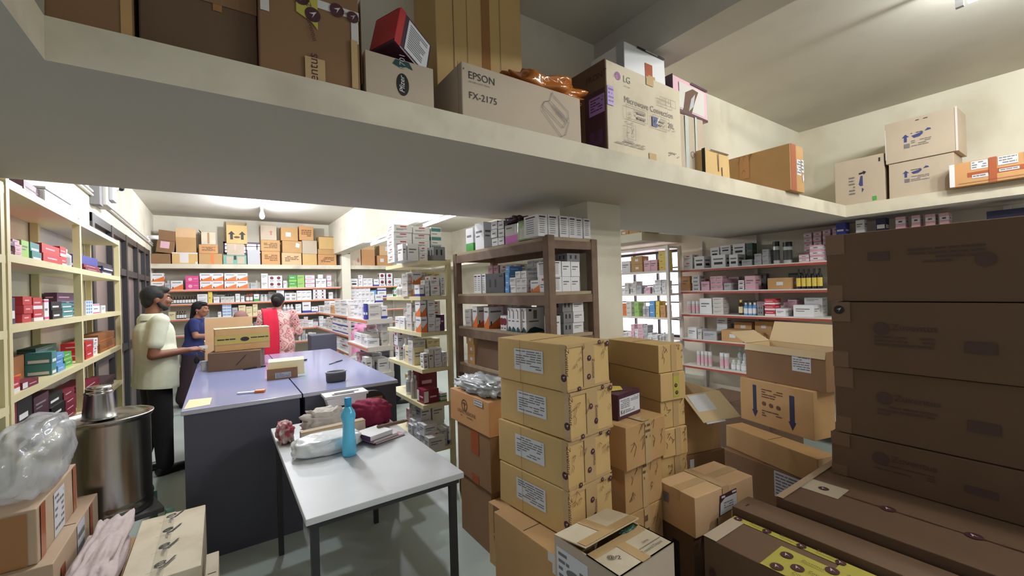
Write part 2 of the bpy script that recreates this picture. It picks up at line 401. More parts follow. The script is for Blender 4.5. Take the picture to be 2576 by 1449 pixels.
# right wall with the tall window behind the open rack
mb = MB(); ya, yb_, za, zb = 3.3, 4.9, .85, 2.02
mb.box(XR, -3, 0, XR+.15, ya, ZC, 'wall').box(XR, yb_, 0, XR+.15, YB, ZC, 'wall').box(XR, ya, 0, XR+.15, yb_, za, 'wall').box(XR, ya, zb, XR+.15, yb_, ZC, 'wall')
struct(mb, 'wall_right')
window('window_2', ya, yb_, za, zb, ('x', XR), 4, 5, 'dsteel')
# wall standing on the loft, column under it, beams
struct(MB().box(XL-.12, YW, ZS1, 2.0, YW+.2, ZC, 'wall').box(2.0, YW, ZS1, 2.22, YW+.2, 2.85, 'wall').box(2.22, YW, ZS1, XR, YW+.2, ZC, 'wall'), 'wall_loft')
struct(MB().box(1.90, YW, 0, 2.20, YW+.26, ZS0, 'wall'), 'column')
struct(MB().box(2.0, -3, 2.85, 2.22, YW, ZC, 'ceil'), 'ceiling_beam')
struct(MB().box(2.0, YW+.2, 2.42, 2.25, YB, ZC, 'wall'), 'deep_beam')
struct(MB().box(2.14, 9.48, 0, 2.32, YB, 2.42, 'wall'), 'back_column')
# U-shaped concrete loft: across, along the right wall, along the left wall
bm = bmesh.new()
out = [(XL-.1, 2.71), (XR, 2.71), (XR, -3), (4.43, -3), (4.43, 1.35), (-.31, 1.35), (-.31, -3), (-1.4, -3), (-1.4, 2.71)]
lo = [bm.verts.new((x, y, ZS0)) for x, y in out]; hi = [bm.verts.new((x, y, ZS1)) for x, y in out]; n_ = len(out)
for i in range(n_): bm.faces.new((lo[i], hi[i], hi[(i+1) % n_], lo[(i+1) % n_]))
bm.faces.new(lo); bm.faces.new(hi[::-1]); bmesh.ops.triangulate(bm, faces=[f for f in bm.faces if len(f.verts) > 4]); bmesh.ops.recalc_face_normals(bm, faces=bm.faces[:])
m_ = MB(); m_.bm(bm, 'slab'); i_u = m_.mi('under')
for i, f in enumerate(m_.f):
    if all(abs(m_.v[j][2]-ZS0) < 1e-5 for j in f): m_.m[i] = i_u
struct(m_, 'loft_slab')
struct(MB().box(XL, 9.5, 2.10, XR, YB, 2.18, 'slab'), 'back_loft_slab')
struct(MB().box(4.2, 3.3, 2.10, XR, 9.5, 2.20, 'slab'), 'far_loft_slab')
# glazed aluminium partition on the left wall
mb = MB(); y0, y1 = 5.4, 9.25; g = MB()
for y in (5.4, 6.25, 7.1, 7.95, 8.65, 9.15): mb.box(XL-.06, y, 0, XL+.02, y+.09, 2.38, 'alum')
for z in (0, .95, 1.86, 2.30): mb.box(XL-.05, y0, z, XL+.015, y1, z+.08, 'alum')
w3 = struct(mb, 'window_3')
P['smoke'] = mat('brown_frosted_pane', (142, 128, 122), rough=.3, noise=.1, nscale=3)
g.box(XL-.04, y0, .05, XL-.03, y1, 2.33, 'smoke'); g.build('pane', parent=w3)
# conduits on the left wall
mb = MB()
for dz in (0, .035): mb.tube([(XL+.02, 4.4, 2.55+dz), (XL+.02, 9.6, 2.50+dz)], .012, 'offw')
tag(mb.build('conduit_pipe'), 'thin cream conduit pipes running along left wall above the glazed partition', 'pipe')
# lamps
def tube_light(y0, y1, x, z, label, below):
    o = empty('tube_light', (x, (y0+y1)/2, z), 0, label, 'tube light'); L = (y1-y0)/2
    MB().cyl((0, -L+.03, 0), .016, 2*L-.06, 'glow', 12, axis='y').build('tube', parent=o)
    MB().box(-.022, -L, below-.02, .022, L, below, 'white').build('batten', parent=o)
    for s_ in (-1, 1):
        MB().box(-.012, s_*L-.015, -.018, .012, s_*L+.015, below-.01, 'lgrey').build('lamp_holder', parent=o)
tube_light(-.75, .46, 3.2, 2.97, 'fluorescent tube on the ceiling above the dark wall of cartons', .13)
tube_light(6.0, 7.25, 2.12, 2.385, 'glowing tube light under the deep beam behind brown cartons', .035)
tube_light(3.9, 5.0, 2.12, 2.385, 'glowing tube light under deep beam behind the white carton pile', .035)
o = empty('hanging_bulb', (.6, 8.2, 2.93), 0, 'bright bulb hanging from the ceiling of the far room', 'bulb')
MB().lathe((0, 0, 0), [(0, -.075), (.03, -.06), (.04, -.02), (.03, .03), (.018, .06)], 'glow', 16).build('bulb', parent=o, smooth=True)
MB().cyl((0, 0, .06), .022, .11, 'lgrey', 12).build('lamp_holder', parent=o)
# ------------------------------------------------------------------ cartons on the near loft (fronts just behind its edge)
def on_loft(label, xl, xr, yt, depth, k, decor=(), Y=1.37, z0=ZS1+.002, name='carton', cat='carton', yaw=0, **kw):
    ym = (yt+330)/2; a, b = on_y(xl, ym, Y), on_y(xr, ym, Y); t = on_y((xl+xr)/2, yt, Y).z
    return carton(name, label, (a.x, Y), b.x-a.x, depth, t-z0, z0, k, yaw, decor, cat=cat, **kw)
LOGO = 'inkm'
on_loft('brown carton at the left end of the near loft', 112, 334, -110, .36, 'kraftd', [('rect', 'tape', 'R', .4, 0, .6, 1, 'tape'), ('rect', 'flap_edge', 'F', .86, 0, 1, 1, 'kraft')])
on_loft('dark brown carton between two lighter cartons on the near loft', 350, 648, -95, .36, 'kraftdk', [('rect', 'tape', 'F', .6, .55, .68, 1, 'tape'), ('rect', 'flap_edge', 'F', 0, .62, 1, 1, 'kraftd')], Y=1.40)
zt = [('rect', 'tape', 'F', 0, .72, 1, .80, 'tapew'), ('rect', 'tape', 'F', .02, .54, .10, .80, 'tapew'), ('rect', 'tape', 'F', .91, .48, .99, .8, 'tapew'),
      ('poly', 'tape', 'F', ((.35, .80), (.35, .62), (.50, .56), (.56, .50), (.56, .80)), 'tapey'),
      ('logo', 'logo', 'F', .40, .765, .022, LOGO), ('logo', 'logo', 'F', .51, .635, .022, LOGO), ('logo', 'logo', 'F', .76, .755, .021, LOGO), ('logo', 'logo', 'F', .06, .78, .020, LOGO), ('logo', 'logo', 'F', .93, .735, .018, LOGO), ('logo', 'logo', 'F', .17, .79, .016, LOGO),
      ('text', 'printing', 'F', .815, .742, .009, 'Zuventus', 'inkm', 0), ('text', 'printing', 'F', .44, .60, .014, 'Zuventus', 'inkm', -75), ('text', 'printing', 'F', .50, .70, .014, 'Zuventus', 'inkm', 105),
      ('rect', 'tape', 'F', .42, .0, .62, .22, 'tapec'), ('text', 'printing', 'F', .545, .0, .028, 'entus', 'inkm', 90), ('rect', 'tape', 'R', .0, .1, .12, .95, 'tapec'), ('rect', 'crease', 'F', .90, .02, .97, .5, 'tapec')]
on_loft('brown carton with white and yellow printed tape on the near loft', 652, 905, -60, .38, 'kraftd', zt)
on_loft('small open carton with black oval mark under the red box', 922, 1091, 150, .28, 'kraftg', [('oval', 'logo', 'F', .52, .42, .022, 'black', .038), ('text', 'printing', 'F', .545, .24, .018, 'Pfizer', 'white', 90, .2), ('poly', 'logo', 'F', ((.38, .86), (.42, .98), (.62, .98), (.68, .82), (.58, .86), (.50, .80)), 'dteal'), ('text', 'printing', 'F', .56, .80, .02, '1701', 'lgrey', 90)],
        flaps=[])
# red and plum box lying tilted in the small carton
p = on_y(1000, 120, 1.45)
o = empty('printed_box', (p.x+.005, 1.47, 2.385), 0, 'red and plum box with a white label tilted on the small carton', 'box')
o.rotation_euler = (math.radians(-6), math.radians(20), math.radians(26))
MB().rbox(-.085, -.07, -.03, .085, .05, .13, 'plum', r=.006).box(-.0862, -.07, -.02, -.085, .045, .125, 'red').box(-.085, -.06, .1301, .06, .045, .1308, 'red').box(-.085, -.0706, -.03, -.058, -.070, .13, 'red').build('body', parent=o)
mb = MB().box(-.04, -.0716, -.018, .074, -.0706, .118, 'label'); rr = random.Random(2)
for i in range(11): mb.box(-.03, -.0722, .10-.010*i, -.03+rr.uniform(.05, .095), -.0716, .104-.010*i, 'ink2')
mb.build('shipping_label', parent=o)
on_loft('tall kraft carton behind the printer carton on the near loft', 1098, 1312, -90, .30, 'kraft3', [('rect', 'tape', 'F', .50, .2, .60, 1, 'tape'), ('rect', 'tape', 'F', .42, .22, .62, .44, 'tape'), ('rect', 'fold', 'F', .18, 0, .186, 1, 'inkbr'), ('rect', 'fold', 'F', .33, 0, .334, 1, 'inkbr'), ('rect', 'fold', 'F', .72, 0, .724, .9, 'inkbr')], Y=1.66)
ep = [('text', 'printing', 'F', .05, .72, .028, 'EPSON', 'ink', 0), ('text', 'printing', 'F',   .052, .65, .0065, 'EXCEED YOUR VISION', 'ink2', 0), ('text', 'printing', 'F', .05, .36, .026, 'FX-2175', 'ink', 0),
      ('rect', 'printing', 'F', .012, .85, .018, .88, 'ink')]
def line(f, u0, v0, u1, v1, t=.0022, k='ink2', part='printing', W_=1., H_=1.):
    dx, dy = (u1-u0)*W_, (v1-v0)*H_; q = math.hypot(dx, dy) or 1; nx, ny = -dy/q*t/2/W_, dx/q*t/2/H_
    return ('poly', part, f, ((u0-nx, v0-ny), (u1-nx, v1-ny), (u1+nx, v1+ny), (u0+nx, v0+ny)), k)
pts = [(.63, .60), (.655, .70), (.70, .74), (.725, .93), (.74, .86), (.87, .62), (.875, .40), (.84, .12), (.80, .06), (.63, .50), (.63, .60), (.82, .25), (.87, .50)]
for i in range(len(pts)-1): ep.append(line('F', *pts[i], *pts[i+1], W_=.65, H_=.17))
for i in range(4): ep.append(line('F', .70+.02*i, .72-.06*i, .83+.012*i, .50-.045*i, W_=.65, H_=.17))
ep.append(line('L', .95, 0, .95, 1, .004, 'kraftd', 'fold', .3, .17))
on_loft('long printer carton with black lettering on the near loft', 1163, 1460, 200, .26, 'kraftg', ep, seam=None)
# amber plastic sheet spilling over the printer carton
def crumple(name, label, cat, cx, cy, cz, sx, sy, sz, k, seed, n=26, amp=.25, rz=0., flat=.0, parent=None, freq=2.2, rot=None):
    """a crumpled bag or cloth: a noise-pushed closed lump"""
    from mathutils import noise as nz
    bm = bmesh.new(); bmesh.ops.create_uvsphere(bm, u_segments=n*2, v_segments=n, radius=1)
    for v in bm.verts:
        d = v.co.normalized(); q = d*freq+Vector((seed*3.1, seed*1.7, seed))
        a = 1+amp*(abs(nz.noise(q))*2-.5)+amp*.35*(nz.noise(q*2.3))+amp*.08*nz.noise(q*5)
        sgn = lambda t, e: math.copysign(abs(t)**e, t)
        v.co = Vector((sgn(d.x, .7)*a*sx, sgn(d.y, .7)*a*sy, max(-1+flat*0, sgn(d.z, .75)*a)*sz))
        if v.co.z < -sz*.85: v.co.z = -sz*.85
    mb = MB().bm(bm, k); o = mb.build(name, parent=parent, loc=(cx, cy, cz+sz*.85), rz=rz, smooth=True, rot=rot)
    return tag(o, label, cat) if label else o
P['amberfilm'] = mat('amber_film', (176, 104, 40), rough=.12, spec=.8)
zt_ = on_y(1300, 250, 1.5).z
a = on_y(1250, 215, 1.52); b = on_y(1432, 240, 1.52)
ez = on_y(1310, 200, 1.37).z
crumple('plastic_bag', 'crumpled amber plastic bag on top of the long printer carton', 'bag', (a.x+b.x)/2+.01, 1.49, ez+.004, (b.x-a.x)/2, .10, .045, 'amberfilm', 3, amp=.35)
# microwave carton
mw = [('disc', 'logo', 'F', .135, .865, .0205, 'inkmw'), ('text', 'logo', 'F', .085, .845, .017, 'LG', 'kraftp', -20), ('text', 'printing', 'F', .205, .825, .033, 'LG', 'ink3', 0), ('text', 'printing', 'F', .21, .775, .007, "Life's Good", 'ink3', 0),
      ('text', 'printing', 'F', .21, .60, .031, 'Microwave Convection', 'ink3', 0), ('text', 'printing', 'F', .80, .475, .028, '28L', 'ink3', 0),
      ('rect', 'tape', 'F', .50, .90, .60, 1, 'tapec'), ('rect', 'tape', 'F', .51, 0, .61, .10, 'tapec'), ('rect', 'sticker', 'F', 0, .51, .075, .72, 'lilac'), ('lines', 'sticker', 'F', .01, .53, .07, .70, 4, 'purple'),
      ('rect', 'printing', 'F', .565, .43, .64, .545, 'inkb'), ('lines', 'printing', 'F', .66, .44, .74, .53, 2, 'ink3'), ('lines', 'printing', 'F', .36, .43, .47, .55, 2, 'ink3'), ('lines', 'printing', 'F', .21, .375, .31, .39, 1, 'ink3'), ('lines', 'printing', 'F', .82, .44, .90, .455, 1, 'ink3'),
      ('lines', 'printing', 'F', .80, .12, .95, .18, 2, 'ink3'), ('lines', 'printing', 'F', .08, .145, .45, .16, 1, 'ink3', .6), ('lines', 'printing', 'F', .08, .115, .45, .13, 1, 'ink3', .6), ('lines', 'printing', 'F', .22, .155, .30, .17, 1, 'ink3'), ('lines', 'printing', 'F', .22, .36, .30, .37, 1, 'ink3'),
      ('rect', 'side_panel', 'L', 0, 0, 1, 1, 'kraftdk'), ('rect', 'side_panel', 'L', .62, .05, .98, .70, 'plum'), ('rect', 'sticker', 'L', .70, .44, .98, .64, 'lilac'), ('lines', 'sticker', 'L', .73, .47, .95, .62, 5, 'purple'), ('text', 'printing', 'L', .66, .82, .03, 'FRONT', 'plum', 0), ('rect', 'side_panel', 'L', .70, .10, .94, .26, 'purple'), ('rect', 'side_panel', 'L', .79, .16, .85, .26, 'plum')]  # whole left side painted dark brown for its shade, plum panel over it
P['inkmw'] = mat('violet_ink', (150, 90, 150), rough=.6); P['lilac'] = mat('lilac_sticker', (164, 130, 204), rough=.45)
for (u0, v0, u1, v1) in ((.205, .42, .485, .565), (.555, .42, .79, .555), (.205, .185, .315, .345), (.655, .715, .735, .80), (.735, .715, .805, .80), (.805, .715, .88, .80)):
    for q in ((u0, v0, u1, v0), (u1, v0, u1, v1), (u1, v1, u0, v1), (u0, v1, u0, v0)): mw.append(line('F', *q, t=.0018, k='ink3', W_=.46, H_=.34))
for u in (.68, .70, .77): mw.append(line('F', u, .735, u, .785, t=.003, k='ink3', W_=.46, H_=.34))
mw += [line('F', .25, .235, .27, .295, t=.004, k='ink3', W_=.46, H_=.34), ('ring', 'printing', 'F', .26, .225, .012, 'ink3'), ('ring', 'printing', 'F', .26, .30, .012, 'ink3'), ('ring', 'printing', 'F', .295, .49, .014, 'ink3'), ('disc', 'printing', 'F', .295, .495, .005, 'ink3'), line('F', .275, .455, .31, .44, t=.004, k='ink3', W_=.46, H_=.34),
       line('F', .585, .445, .63, .53, t=.003, k='label', W_=.46, H_=.34)]
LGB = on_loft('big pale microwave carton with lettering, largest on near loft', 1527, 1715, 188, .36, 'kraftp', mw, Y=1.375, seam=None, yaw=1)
lt = LGB.location.z + max(v.co.z for v in LGB.data.vertices)
a, b = on_y(1570, 150, 1.44), on_y(1673, 150, 1.44); tz = on_y(1620, 124, 1.44).z
carton('carton', 'dusty white carton with peeling tape on top of the microwave carton', (a.x, 1.44), b.x-a.x, .24, tz-lt, lt+.001, 'white', 0,
       [('rect', 'tape', 'F', .48, .2, .66, .62, 'tapeo'), ('rect', 'tape', 'F', .55, .02, .72, .3, 'tapec'), ('rect', 'tape', 'L', .8, 0, 1, 1, 'lgrey'), ('rect', 'torn_edge', 'F', .3, .93, .98, .995, 'ink'), ('rect', 'torn_edge', 'F', .5, .95, .8, .99, 'lgrey')], jit=.008)
a, b = on_y(1716, 360, 1.42), on_y(1775, 360, 1.42); t1 = on_y(1745, 292, 1.42).z
carton('wrapped_carton', 'narrow grey carton wrapped in clear film under the pink carton', (a.x, 1.43), b.x-a.x, .2, t1-ZS1, ZS1+.002, 'kraftg', 0,
       [('rect', 'film', 'F', .2, .05, .34, .98, 'clear'), ('rect', 'film', 'F', .62, .4, .70, 1, 'clear'), ('ring', 'printing', 'F', .5, .35, .02, 'ink2')], jit=.008)
a, b = on_y(1694, 240, 1.42), on_y(1786, 240, 1.42); t2 = on_y(1740, 205, 1.42).z
carton('carton', 'pink edged white carton with brown tape beside the microwave carton', (a.x, 1.42), b.x-a.x, .2, t2-t1-.002, t1+.002, 'lpink', 3,
       [('rect', 'panel', 'F', .16, .12, .9, .86, 'offw'), ('poly', 'tape', 'F', ((.25, 0), (.33, .62), (.55, .82), (.72, .8), (.62, .5), (.5, .05)), 'inkbr'), ('poly', 'tape', 'F', ((.42, .1), (.5, .5), (.62, .7), (.56, .3)), 'lgrey'), ('rect', 'side_panel', 'L', 0, 0, 1, 1, 'plum'), ('rect', 'tape', 'F', 0, 0, 1, .07, 'plum'), ('rect', 'tape', 'F', .5, .93, 1, 1, 'plum')], jit=.006)
on_loft('small torn kraft carton between wrapped and large cartons', 1773, 1834, 380, .14, 'kraft3', [('rect', 'torn_edge', 'L', .85, 0, 1, 1, 'ink'), ('rect', 'torn_edge', 'F', .2, .95, .95, 1, 'inkbr'), ('rect', 'fold', 'F', .5, .2, .53, .9, 'inkbr'), ('rect', 'fold', 'F', .64, 0, .67, .4, 'inkbr')], jit=.008)
N_ = on_z(1990, 478, ZS1)   # carton at the inner corner, seen on two sides
w_, l_ = .22, .60; tz = on_y(1992, 362, N_.y).z
carton('carton', 'large brown carton with red tape near the loft corner', (N_.x, N_.y), w_, l_, tz-ZS1, ZS1+.002, 'kraft', 0,
       [('rect', 'tape', 'F', .04, 0, .42, 1, 'tapeo')]+sticker('F', .46, .36, .76, .7, 5)+sticker('F', .80, .44, .98, .72, 3)+[('poly', 'shipping_label', 'F', ((.86, .22), (.97, .28), (.95, .42), (.85, .36)), 'label'), ('rect', 'tape', 'L', .42, .45, .54, .98, 'krafto'), ('scrawl', 'printing', 'L', .4, .45, .56, .95, 5, 'inkbr')])
# right loft: cartons facing the aisle (their local front turned to -X)
def on_rloft(label, xl, xr, yt, X, depth, k, decor, z0=ZS1+.002, yref=None, **kw):
    ym = yref or yt+60; a, b = on_x(xl, ym, X), on_x(xr, ym, X); t = on_x((xl+xr)/2, yt, X).z
    return carton('carton', label, (X, a.y), a.y-b.y, depth, t-z0, z0, k, -90, decor, **kw)
def fragile(sc=1., u=.5, v=.55): return [('arrow', 'printing', 'F', u-.16, v+.02, .06*sc, 'inkb', 0), ('poly', 'printing', 'F', ((u-.07, v+.05), (u+.09, v+.10), (u+.085, v+.05), (u+.04, v), (u-.04, v-.01)), 'inkb'), ('poly', 'printing', 'F', ((u+.11, v+.1), (u+.15, v+.16), (u+.19, v+.14), (u+.2, v+.11)), 'inkb'), ('lines', 'printing', 'F', u-.08, v-.22, u+.2, v-.06, 4, 'ink2'), ('rect', 'printing', 'F', u-.18, v-.22, u-.1, v-.12, 'ink2'), ('lines', 'printing', 'F', u-.08, v+.09, u+.08, v+.12, 1, 'ink')]
on_rloft('kraft carton lying on its side left of two stacked cartons', 2100, 2226, 397, 4.47, .34, 'kraftg', [('arrow', 'printing', 'F', .58, .66, .05, 'ink', -80), ('poly', 'printing', 'F', ((.50, .42), (.54, .60), (.58, .60), (.58, .38), (.53, .38)), 'inkb'), ('poly', 'printing', 'F', ((.56, .24), (.56, .34), (.60, .30)), 'inkb'), ('lines', 'printing', 'F', .3, .2, .42, .62, 6, 'ink2'), ('rect', 'sticker', 'F', .76, .03, .84, .12, 'green'), ('rect', 'printing', 'F', .90, .84, .93, .92, 'ink')], yref=460)
b1 = on_rloft('lower kraft carton of stacked pair on the right loft', 2236, 2402, 398, 4.47, .30, 'kraftg', fragile(.9, .44, .62), yref=460)
t_ = b1.location.z+max(v.co.z for v in b1.data.vertices)
on_rloft('upper kraft carton with blue handling marks on the right loft', 2226, 2410, 290, 4.46, .30, 'kraftg', fragile(1., .46, .52)+[('rect', 'tape', 'F', .97, 0, 1, 1, 'tapew'), ('rect', 'tape', 'F', 0, .1, .015, .85, 'tapew'), ('lines', 'printing', 'F', .45, .9, .62, .93, 1, 'ink')], z0=t_+.002, yref=340)
wrap = [('rect', 'tape', 'F', 0, .02, .06, .98, 'white'), ('rect', 'tape', 'F', .2, .33, 1, .52, 'tapeo')]+sticker('F', .24, .62, .42, .96, 3)+sticker('F', .25, .26, .42, .40, 1)+sticker('F', .52, .62, .72, .97, 3)+sticker('F', .53, .36, .73, .47, 1)+sticker('F', .78, .6, .97, .95, 3)+sticker('F', .78, .34, .97, .46, 1)+[('rect', 'tape', 'F', .43, 0, .51, 1, 'tapeo'), ('rect', 'printing', 'F', .1, .1, .9, .115, 'inkbr')]
on_rloft('tape-wrapped kraft carton covered in white stickers on the right loft', 2388, 2640, 392, 4.36, .24, 'krafto', wrap, yref=430)

# ------------------------------------------------------------------ tall stack with printed tape in the middle foreground
def zuv(w, l, h, seed):
    r = random.Random(seed); d = sticker('L', .28, .30, .70, .80, 8)
    d += [('rect', 'tape', 'L', .93, 0, 1, 1, 'tapec'), ('text', 'printing', 'L', .99, .92, .022, 'Zuventus', 'inkm', -90), ('logo', 'logo', 'L', .965, .3, .016, LOGO),
          ('rect', 'tape', 'F', .36, 0, .62, 1, 'tapec'), ('rect', 'tape', 'F', 0, .93, 1, 1, 'tapec'), ('rect', 'tape', 'F', 0, 0, 1, .05, 'tapec')]
    for i in range(2): d.append(('logo', 'logo', 'F', .50+r.uniform(-.05, .08), .24+.40*i+r.uniform(-.03, .03), .0125, LOGO))
    d += [('logo', 'logo', 'F', .75, .96, .010, LOGO), ('logo', 'logo', 'F', .95, .9, .012, LOGO), ('logo', 'logo', 'F', .25, .03, .011, LOGO), ('text', 'printing', 'F', .56, .62, .016, r.choice(('Zuventus', 'ventus')), 'inkm', -90), ('scrawl', 'printing', 'F', .08, .3, .36, .8, 4, 'inkbr'), ('scrawl', 'printing', 'F', .7, .35, .95, .9, 4, 'inkbr'),
          ('rect', 'fold', 'L', .38, 0, .385, 1, 'kraftd')]
    return d
x0, y0, z_ = 1.14, 1.29, .53; hs = (.195, .20, .198, .197); jog = (0, .004, .018, .012)
for i, nm in enumerate(('bottom carton of the tall printed-tape stack beside the table', 'second carton up in the tall printed-tape stack', 'third carton up in the tall printed-tape stack', 'top carton of the tall printed-tape stack')):
    carton('taped_carton', nm, (x0+jog[i], y0+.006*(i % 2)), .275, .46, hs[i]-.002, z_, 'kraft3', 5, zuv(.275, .46, hs[i], i), group='cartons in the tall printed-tape stack', jit=.005); z_ += hs[i]
carton('carton', 'brown carton under the tall stack, white tape on its corner', (1.035, 1.262), .33, .42, .525, 0, 'kraft', 2, [('rect', 'tape', 'L', .90, .93, 1, 1, 'tapew'), ('rect', 'tape', 'L', .96, .86, 1, .93, 'tapew'), ('ring', 'printing', 'L', .5, .45, .06, 'inkbr')])
# pale carton with lifted flap at the bottom of the picture
carton('carton', 'brown carton carrying the pale open-flapped carton', (1.03, .935), .30, .31, .33, 0, 'kraftd')
d = sticker('L', .04, .25, .55, .88, 6)+[('oval', 'shipping_label', 'L', .33, .62, .04, 'ink2', .018), ('rect', 'tape', 'F', .5, 0, .64, .6, 'tapec')]
GB = carton('carton', 'pale grey carton with lifted top flap and green film inside', (1.03, .935), .30, .31, .29, .33, 'kraftg', 2, d, flaps=[('K', -81, .162, 'kraftp'), ('F', -90, .148, 'kraftp')], cat='carton')
mb = MB(); crumple('film', None, None, .235, .152, .268, .045, .014, .016, 'dgreen', 5, parent=GB)
F_ = Face(.30, .31, .29)
decorate(F_, [('rect', 'tape', 'T', .02, .36, .98, .475, 'tapec'), ('rect', 'tape', 'T', .40, 0, .55, .36, 'tapec'), ('text', 'lettering', 'T', .53, .07, .013, 'Transval Depot', 'ink2', 0), ('text', 'lettering', 'T', .70, .20, .012, 'Lime', 'ink2', 0), ('text', 'lettering', 'T', .12, .26, .020, '@/2', 'ink', -40), line('T', .55, .155, .97, .155, .003, W_=.3, H_=.31)], GB)
mb = MB(); ca, sa = math.cos(math.radians(81)), math.sin(math.radians(81))
for u0, u1, t0, t1 in ((.02, .98, .72, .99), (.40, .55, 0, .72)): mb.add([(u*.30, .31-sa*.162*t+ca*.002, .29+ca*.162*t+.002) for u, t in ((u0, t1), (u1, t1), (u1, t0), (u0, t0))], [(0, 1, 2, 3)], 'tapec')
mb.build('tape', parent=GB)
# stack at the left of it: carton with the plastic pack, and two below, and two on the floor
carton('carton', 'lowest brown carton of the stack against the wooden rack', (1.27, 2.12), .20, .38, .37, 0, 'kraftd', 0)
carton('carton', 'middle carton with brown tape under the plastic covered carton', (1.262, 2.10), .21, .41, .325, .372, 'kraftd', 0, [('rect', 'tape', 'L', .45, .55, .68, 1, 'tapeo'), ('rect', 'tape', 'L', .45, 0, .66, .16, 'tapeo')])
A_ = carton('carton', 'kraft carton with a round scales mark under the plastic pack', (1.255, 2.09), .22, .50, .205, .70, 'krafto', 0, [('ring', 'printing', 'L', .40, .62, .038, 'inkbr'), ('rect', 'printing', 'L', .39, .48, .41, .72, 'inkbr'), ('rect', 'printing', 'L', .35, .66, .45, .69, 'inkbr'), ('text', 'printing', 'L', .22, .36, .022, 'LEGAL MEDICINE', 'inkbr', 0), ('lines', 'printing', 'L', .3, .26, .6, .31, 1, 'inkbr')]+sticker('L', .66, .78, .86, .95, 2))
P['film'] = mat('wrinkled_clear_film', (196, 202, 206), rough=.18, spec=.8, noise=.25, nscale=14)
crumple('plastic_pack', 'shiny crumpled plastic pack on the kraft carton by the wooden rack', 'plastic bag', 1.375, 2.34, .906, .115, .24, .05, 'film', 9, amp=.28, freq=3.4)
carton('carton', 'brown carton with faded stamp on the floor before the rack', (1.245, 1.84), .22, .25, .345, 0, 'kraft', 3, [('rect', 'tape', 'L', .2, .55, .52, 1, 'kraftd'), ('text', 'printing', 'L', .2, .42, .03, 'NUTRITION', 'inkbr', 0)])

# ------------------------------------------------------------------ stacks right of the tall stack
def scr(seed): return [('scrawl', 'printing', 'F', .1, .25, .4, .85, 6, 'inkbr'), ('scrawl', 'printing', 'F', .65, .3, .92, .85, 5, 'inkbr'), ('rect', 'tape', 'F', .45, 0, .60, 1, 'tapec'), ('lines', 'printing', 'F', .46, .55, .58, .95, 3, 'inkbr')]
carton('carton', 'bottom kraft carton under the purple box stack', (1.53, 1.33), .275, .38, .48, 0, 'kraft', 2, scr(1))
carton('carton', 'scribbled kraft carton second from bottom of the purple box stack', (1.525, 1.335), .28, .38, .222, .482, 'kraft', 1, scr(2)+[('rect', 'edge_tape', 'L', .22, 0, .26, 1, 'offw')])
carton('carton', 'kraft carton directly under the plum box', (1.50, 1.30), .315, .42, .20, .706, 'kraft', 3, scr(3)+[('rect', 'tape', 'T', .42, 0, .6, 1, 'tapec')])
carton('printed_box', 'plum printed box with a white label on kraft cartons', (1.55, 1.385), .20, .30, .122, .909, 'plum', 8, [('rect', 'shipping_label', 'F', .05, .14, .95, .82, 'label'), ('lines', 'shipping_label', 'F', .1, .4, .5, .76, 5, 'ink2'), ('lines', 'shipping_label', 'F', .55, .6, .9, .78, 3, 'ink2'), ('text', 'shipping_label', 'F', .1, .2, .022, 'Kd', 'inkm', 0), ('lines', 'shipping_label', 'F', .3, .2, .7, .34, 2, 'ink2'), ('poly', 'picture', 'T', ((.1, .25), (.5, .12), (.8, .3), (.6, .5), (.2, .5)), 'yellow'), ('poly', 'picture', 'T', ((.2, .6), (.6, .55), (.7, .75), (.3, .85)), 'orange'), ('lines', 'printing', 'L', .2, .5, .5, .58, 1, 'lgrey')], cat='box', seam=None, r=.003)
z_ = 0.0
names = ('lowest', 'second', 'third', 'fourth', 'fifth', 'sixth', 'seventh', 'top')
hh = (.153,)*8
for i in range(8):
    d = [('scrawl', 'printing', 'F', .12, .3, .42, .85, 5, 'inkbr'), ('scrawl', 'printing', 'F', .66, .3, .95, .85, 5, 'inkbr'), ('rect', 'tape', 'F', .5, 0, .72, 1, 'tapec')] if i != 6 else [('rect', 'tape', 'F', .5, .1, .74, .88, 'tapey'), ('logo', 'logo', 'F', .60, .52, .011, LOGO), ('logo', 'logo', 'F', .63, .26, .011, LOGO), ('rect', 'tape', 'F', .5, .88, .74, 1, 'tapec')]
    carton('carton', f'{names[i]} kraft carton{" up" if 0 < i < 7 else ""} in the stack beside the column', (1.945+.005*(i % 3), 1.435+(.012 if i % 2 else 0)), .185 if i != 3 else .20, .43, .151, z_, 'kraft3' if i > 2 else 'kraft', -9+i % 2, d, group='cartons stacked beside the column'); z_ += .153
carton('carton', 'dark carton carrying the square tan carton', (1.82, 1.185), .42, .21, .36, 0, 'kraftdk', -6, [('rect', 'printing', 'L', .4, .1, .6, .8, 'ink')])
carton('carton', 'square tan carton with a red and white label', (1.80, 1.16), .45, .225, .19, .362, 'kraft2', -6, tape_x(.45, .225, .19)+tape_y(.45, .225, .19)+[('poly', 'sticker', 'F', ((.38, .30), (.40, .82), (.68, .86), (.69, .36)), 'inkm'), ('poly', 'sticker', 'F', ((.39, .32), (.405, .62), (.48, .72), (.68, .74), (.685, .38)), 'label'), ('lines', 'sticker', 'F', .46, .44, .62, .62, 3, 'ink2'), ('rect', 'sticker', 'F', .42, .74, .48, .79, 'label'), ('rect', 'sticker', 'F', .60, .78, .67, .83, 'label'), ('rect', 'printing', 'F', .33, .1, .345, .3, 'ink'), ('rect', 'sticker', 'L', .2, .55, .32, .8, 'grey')], seam='x')
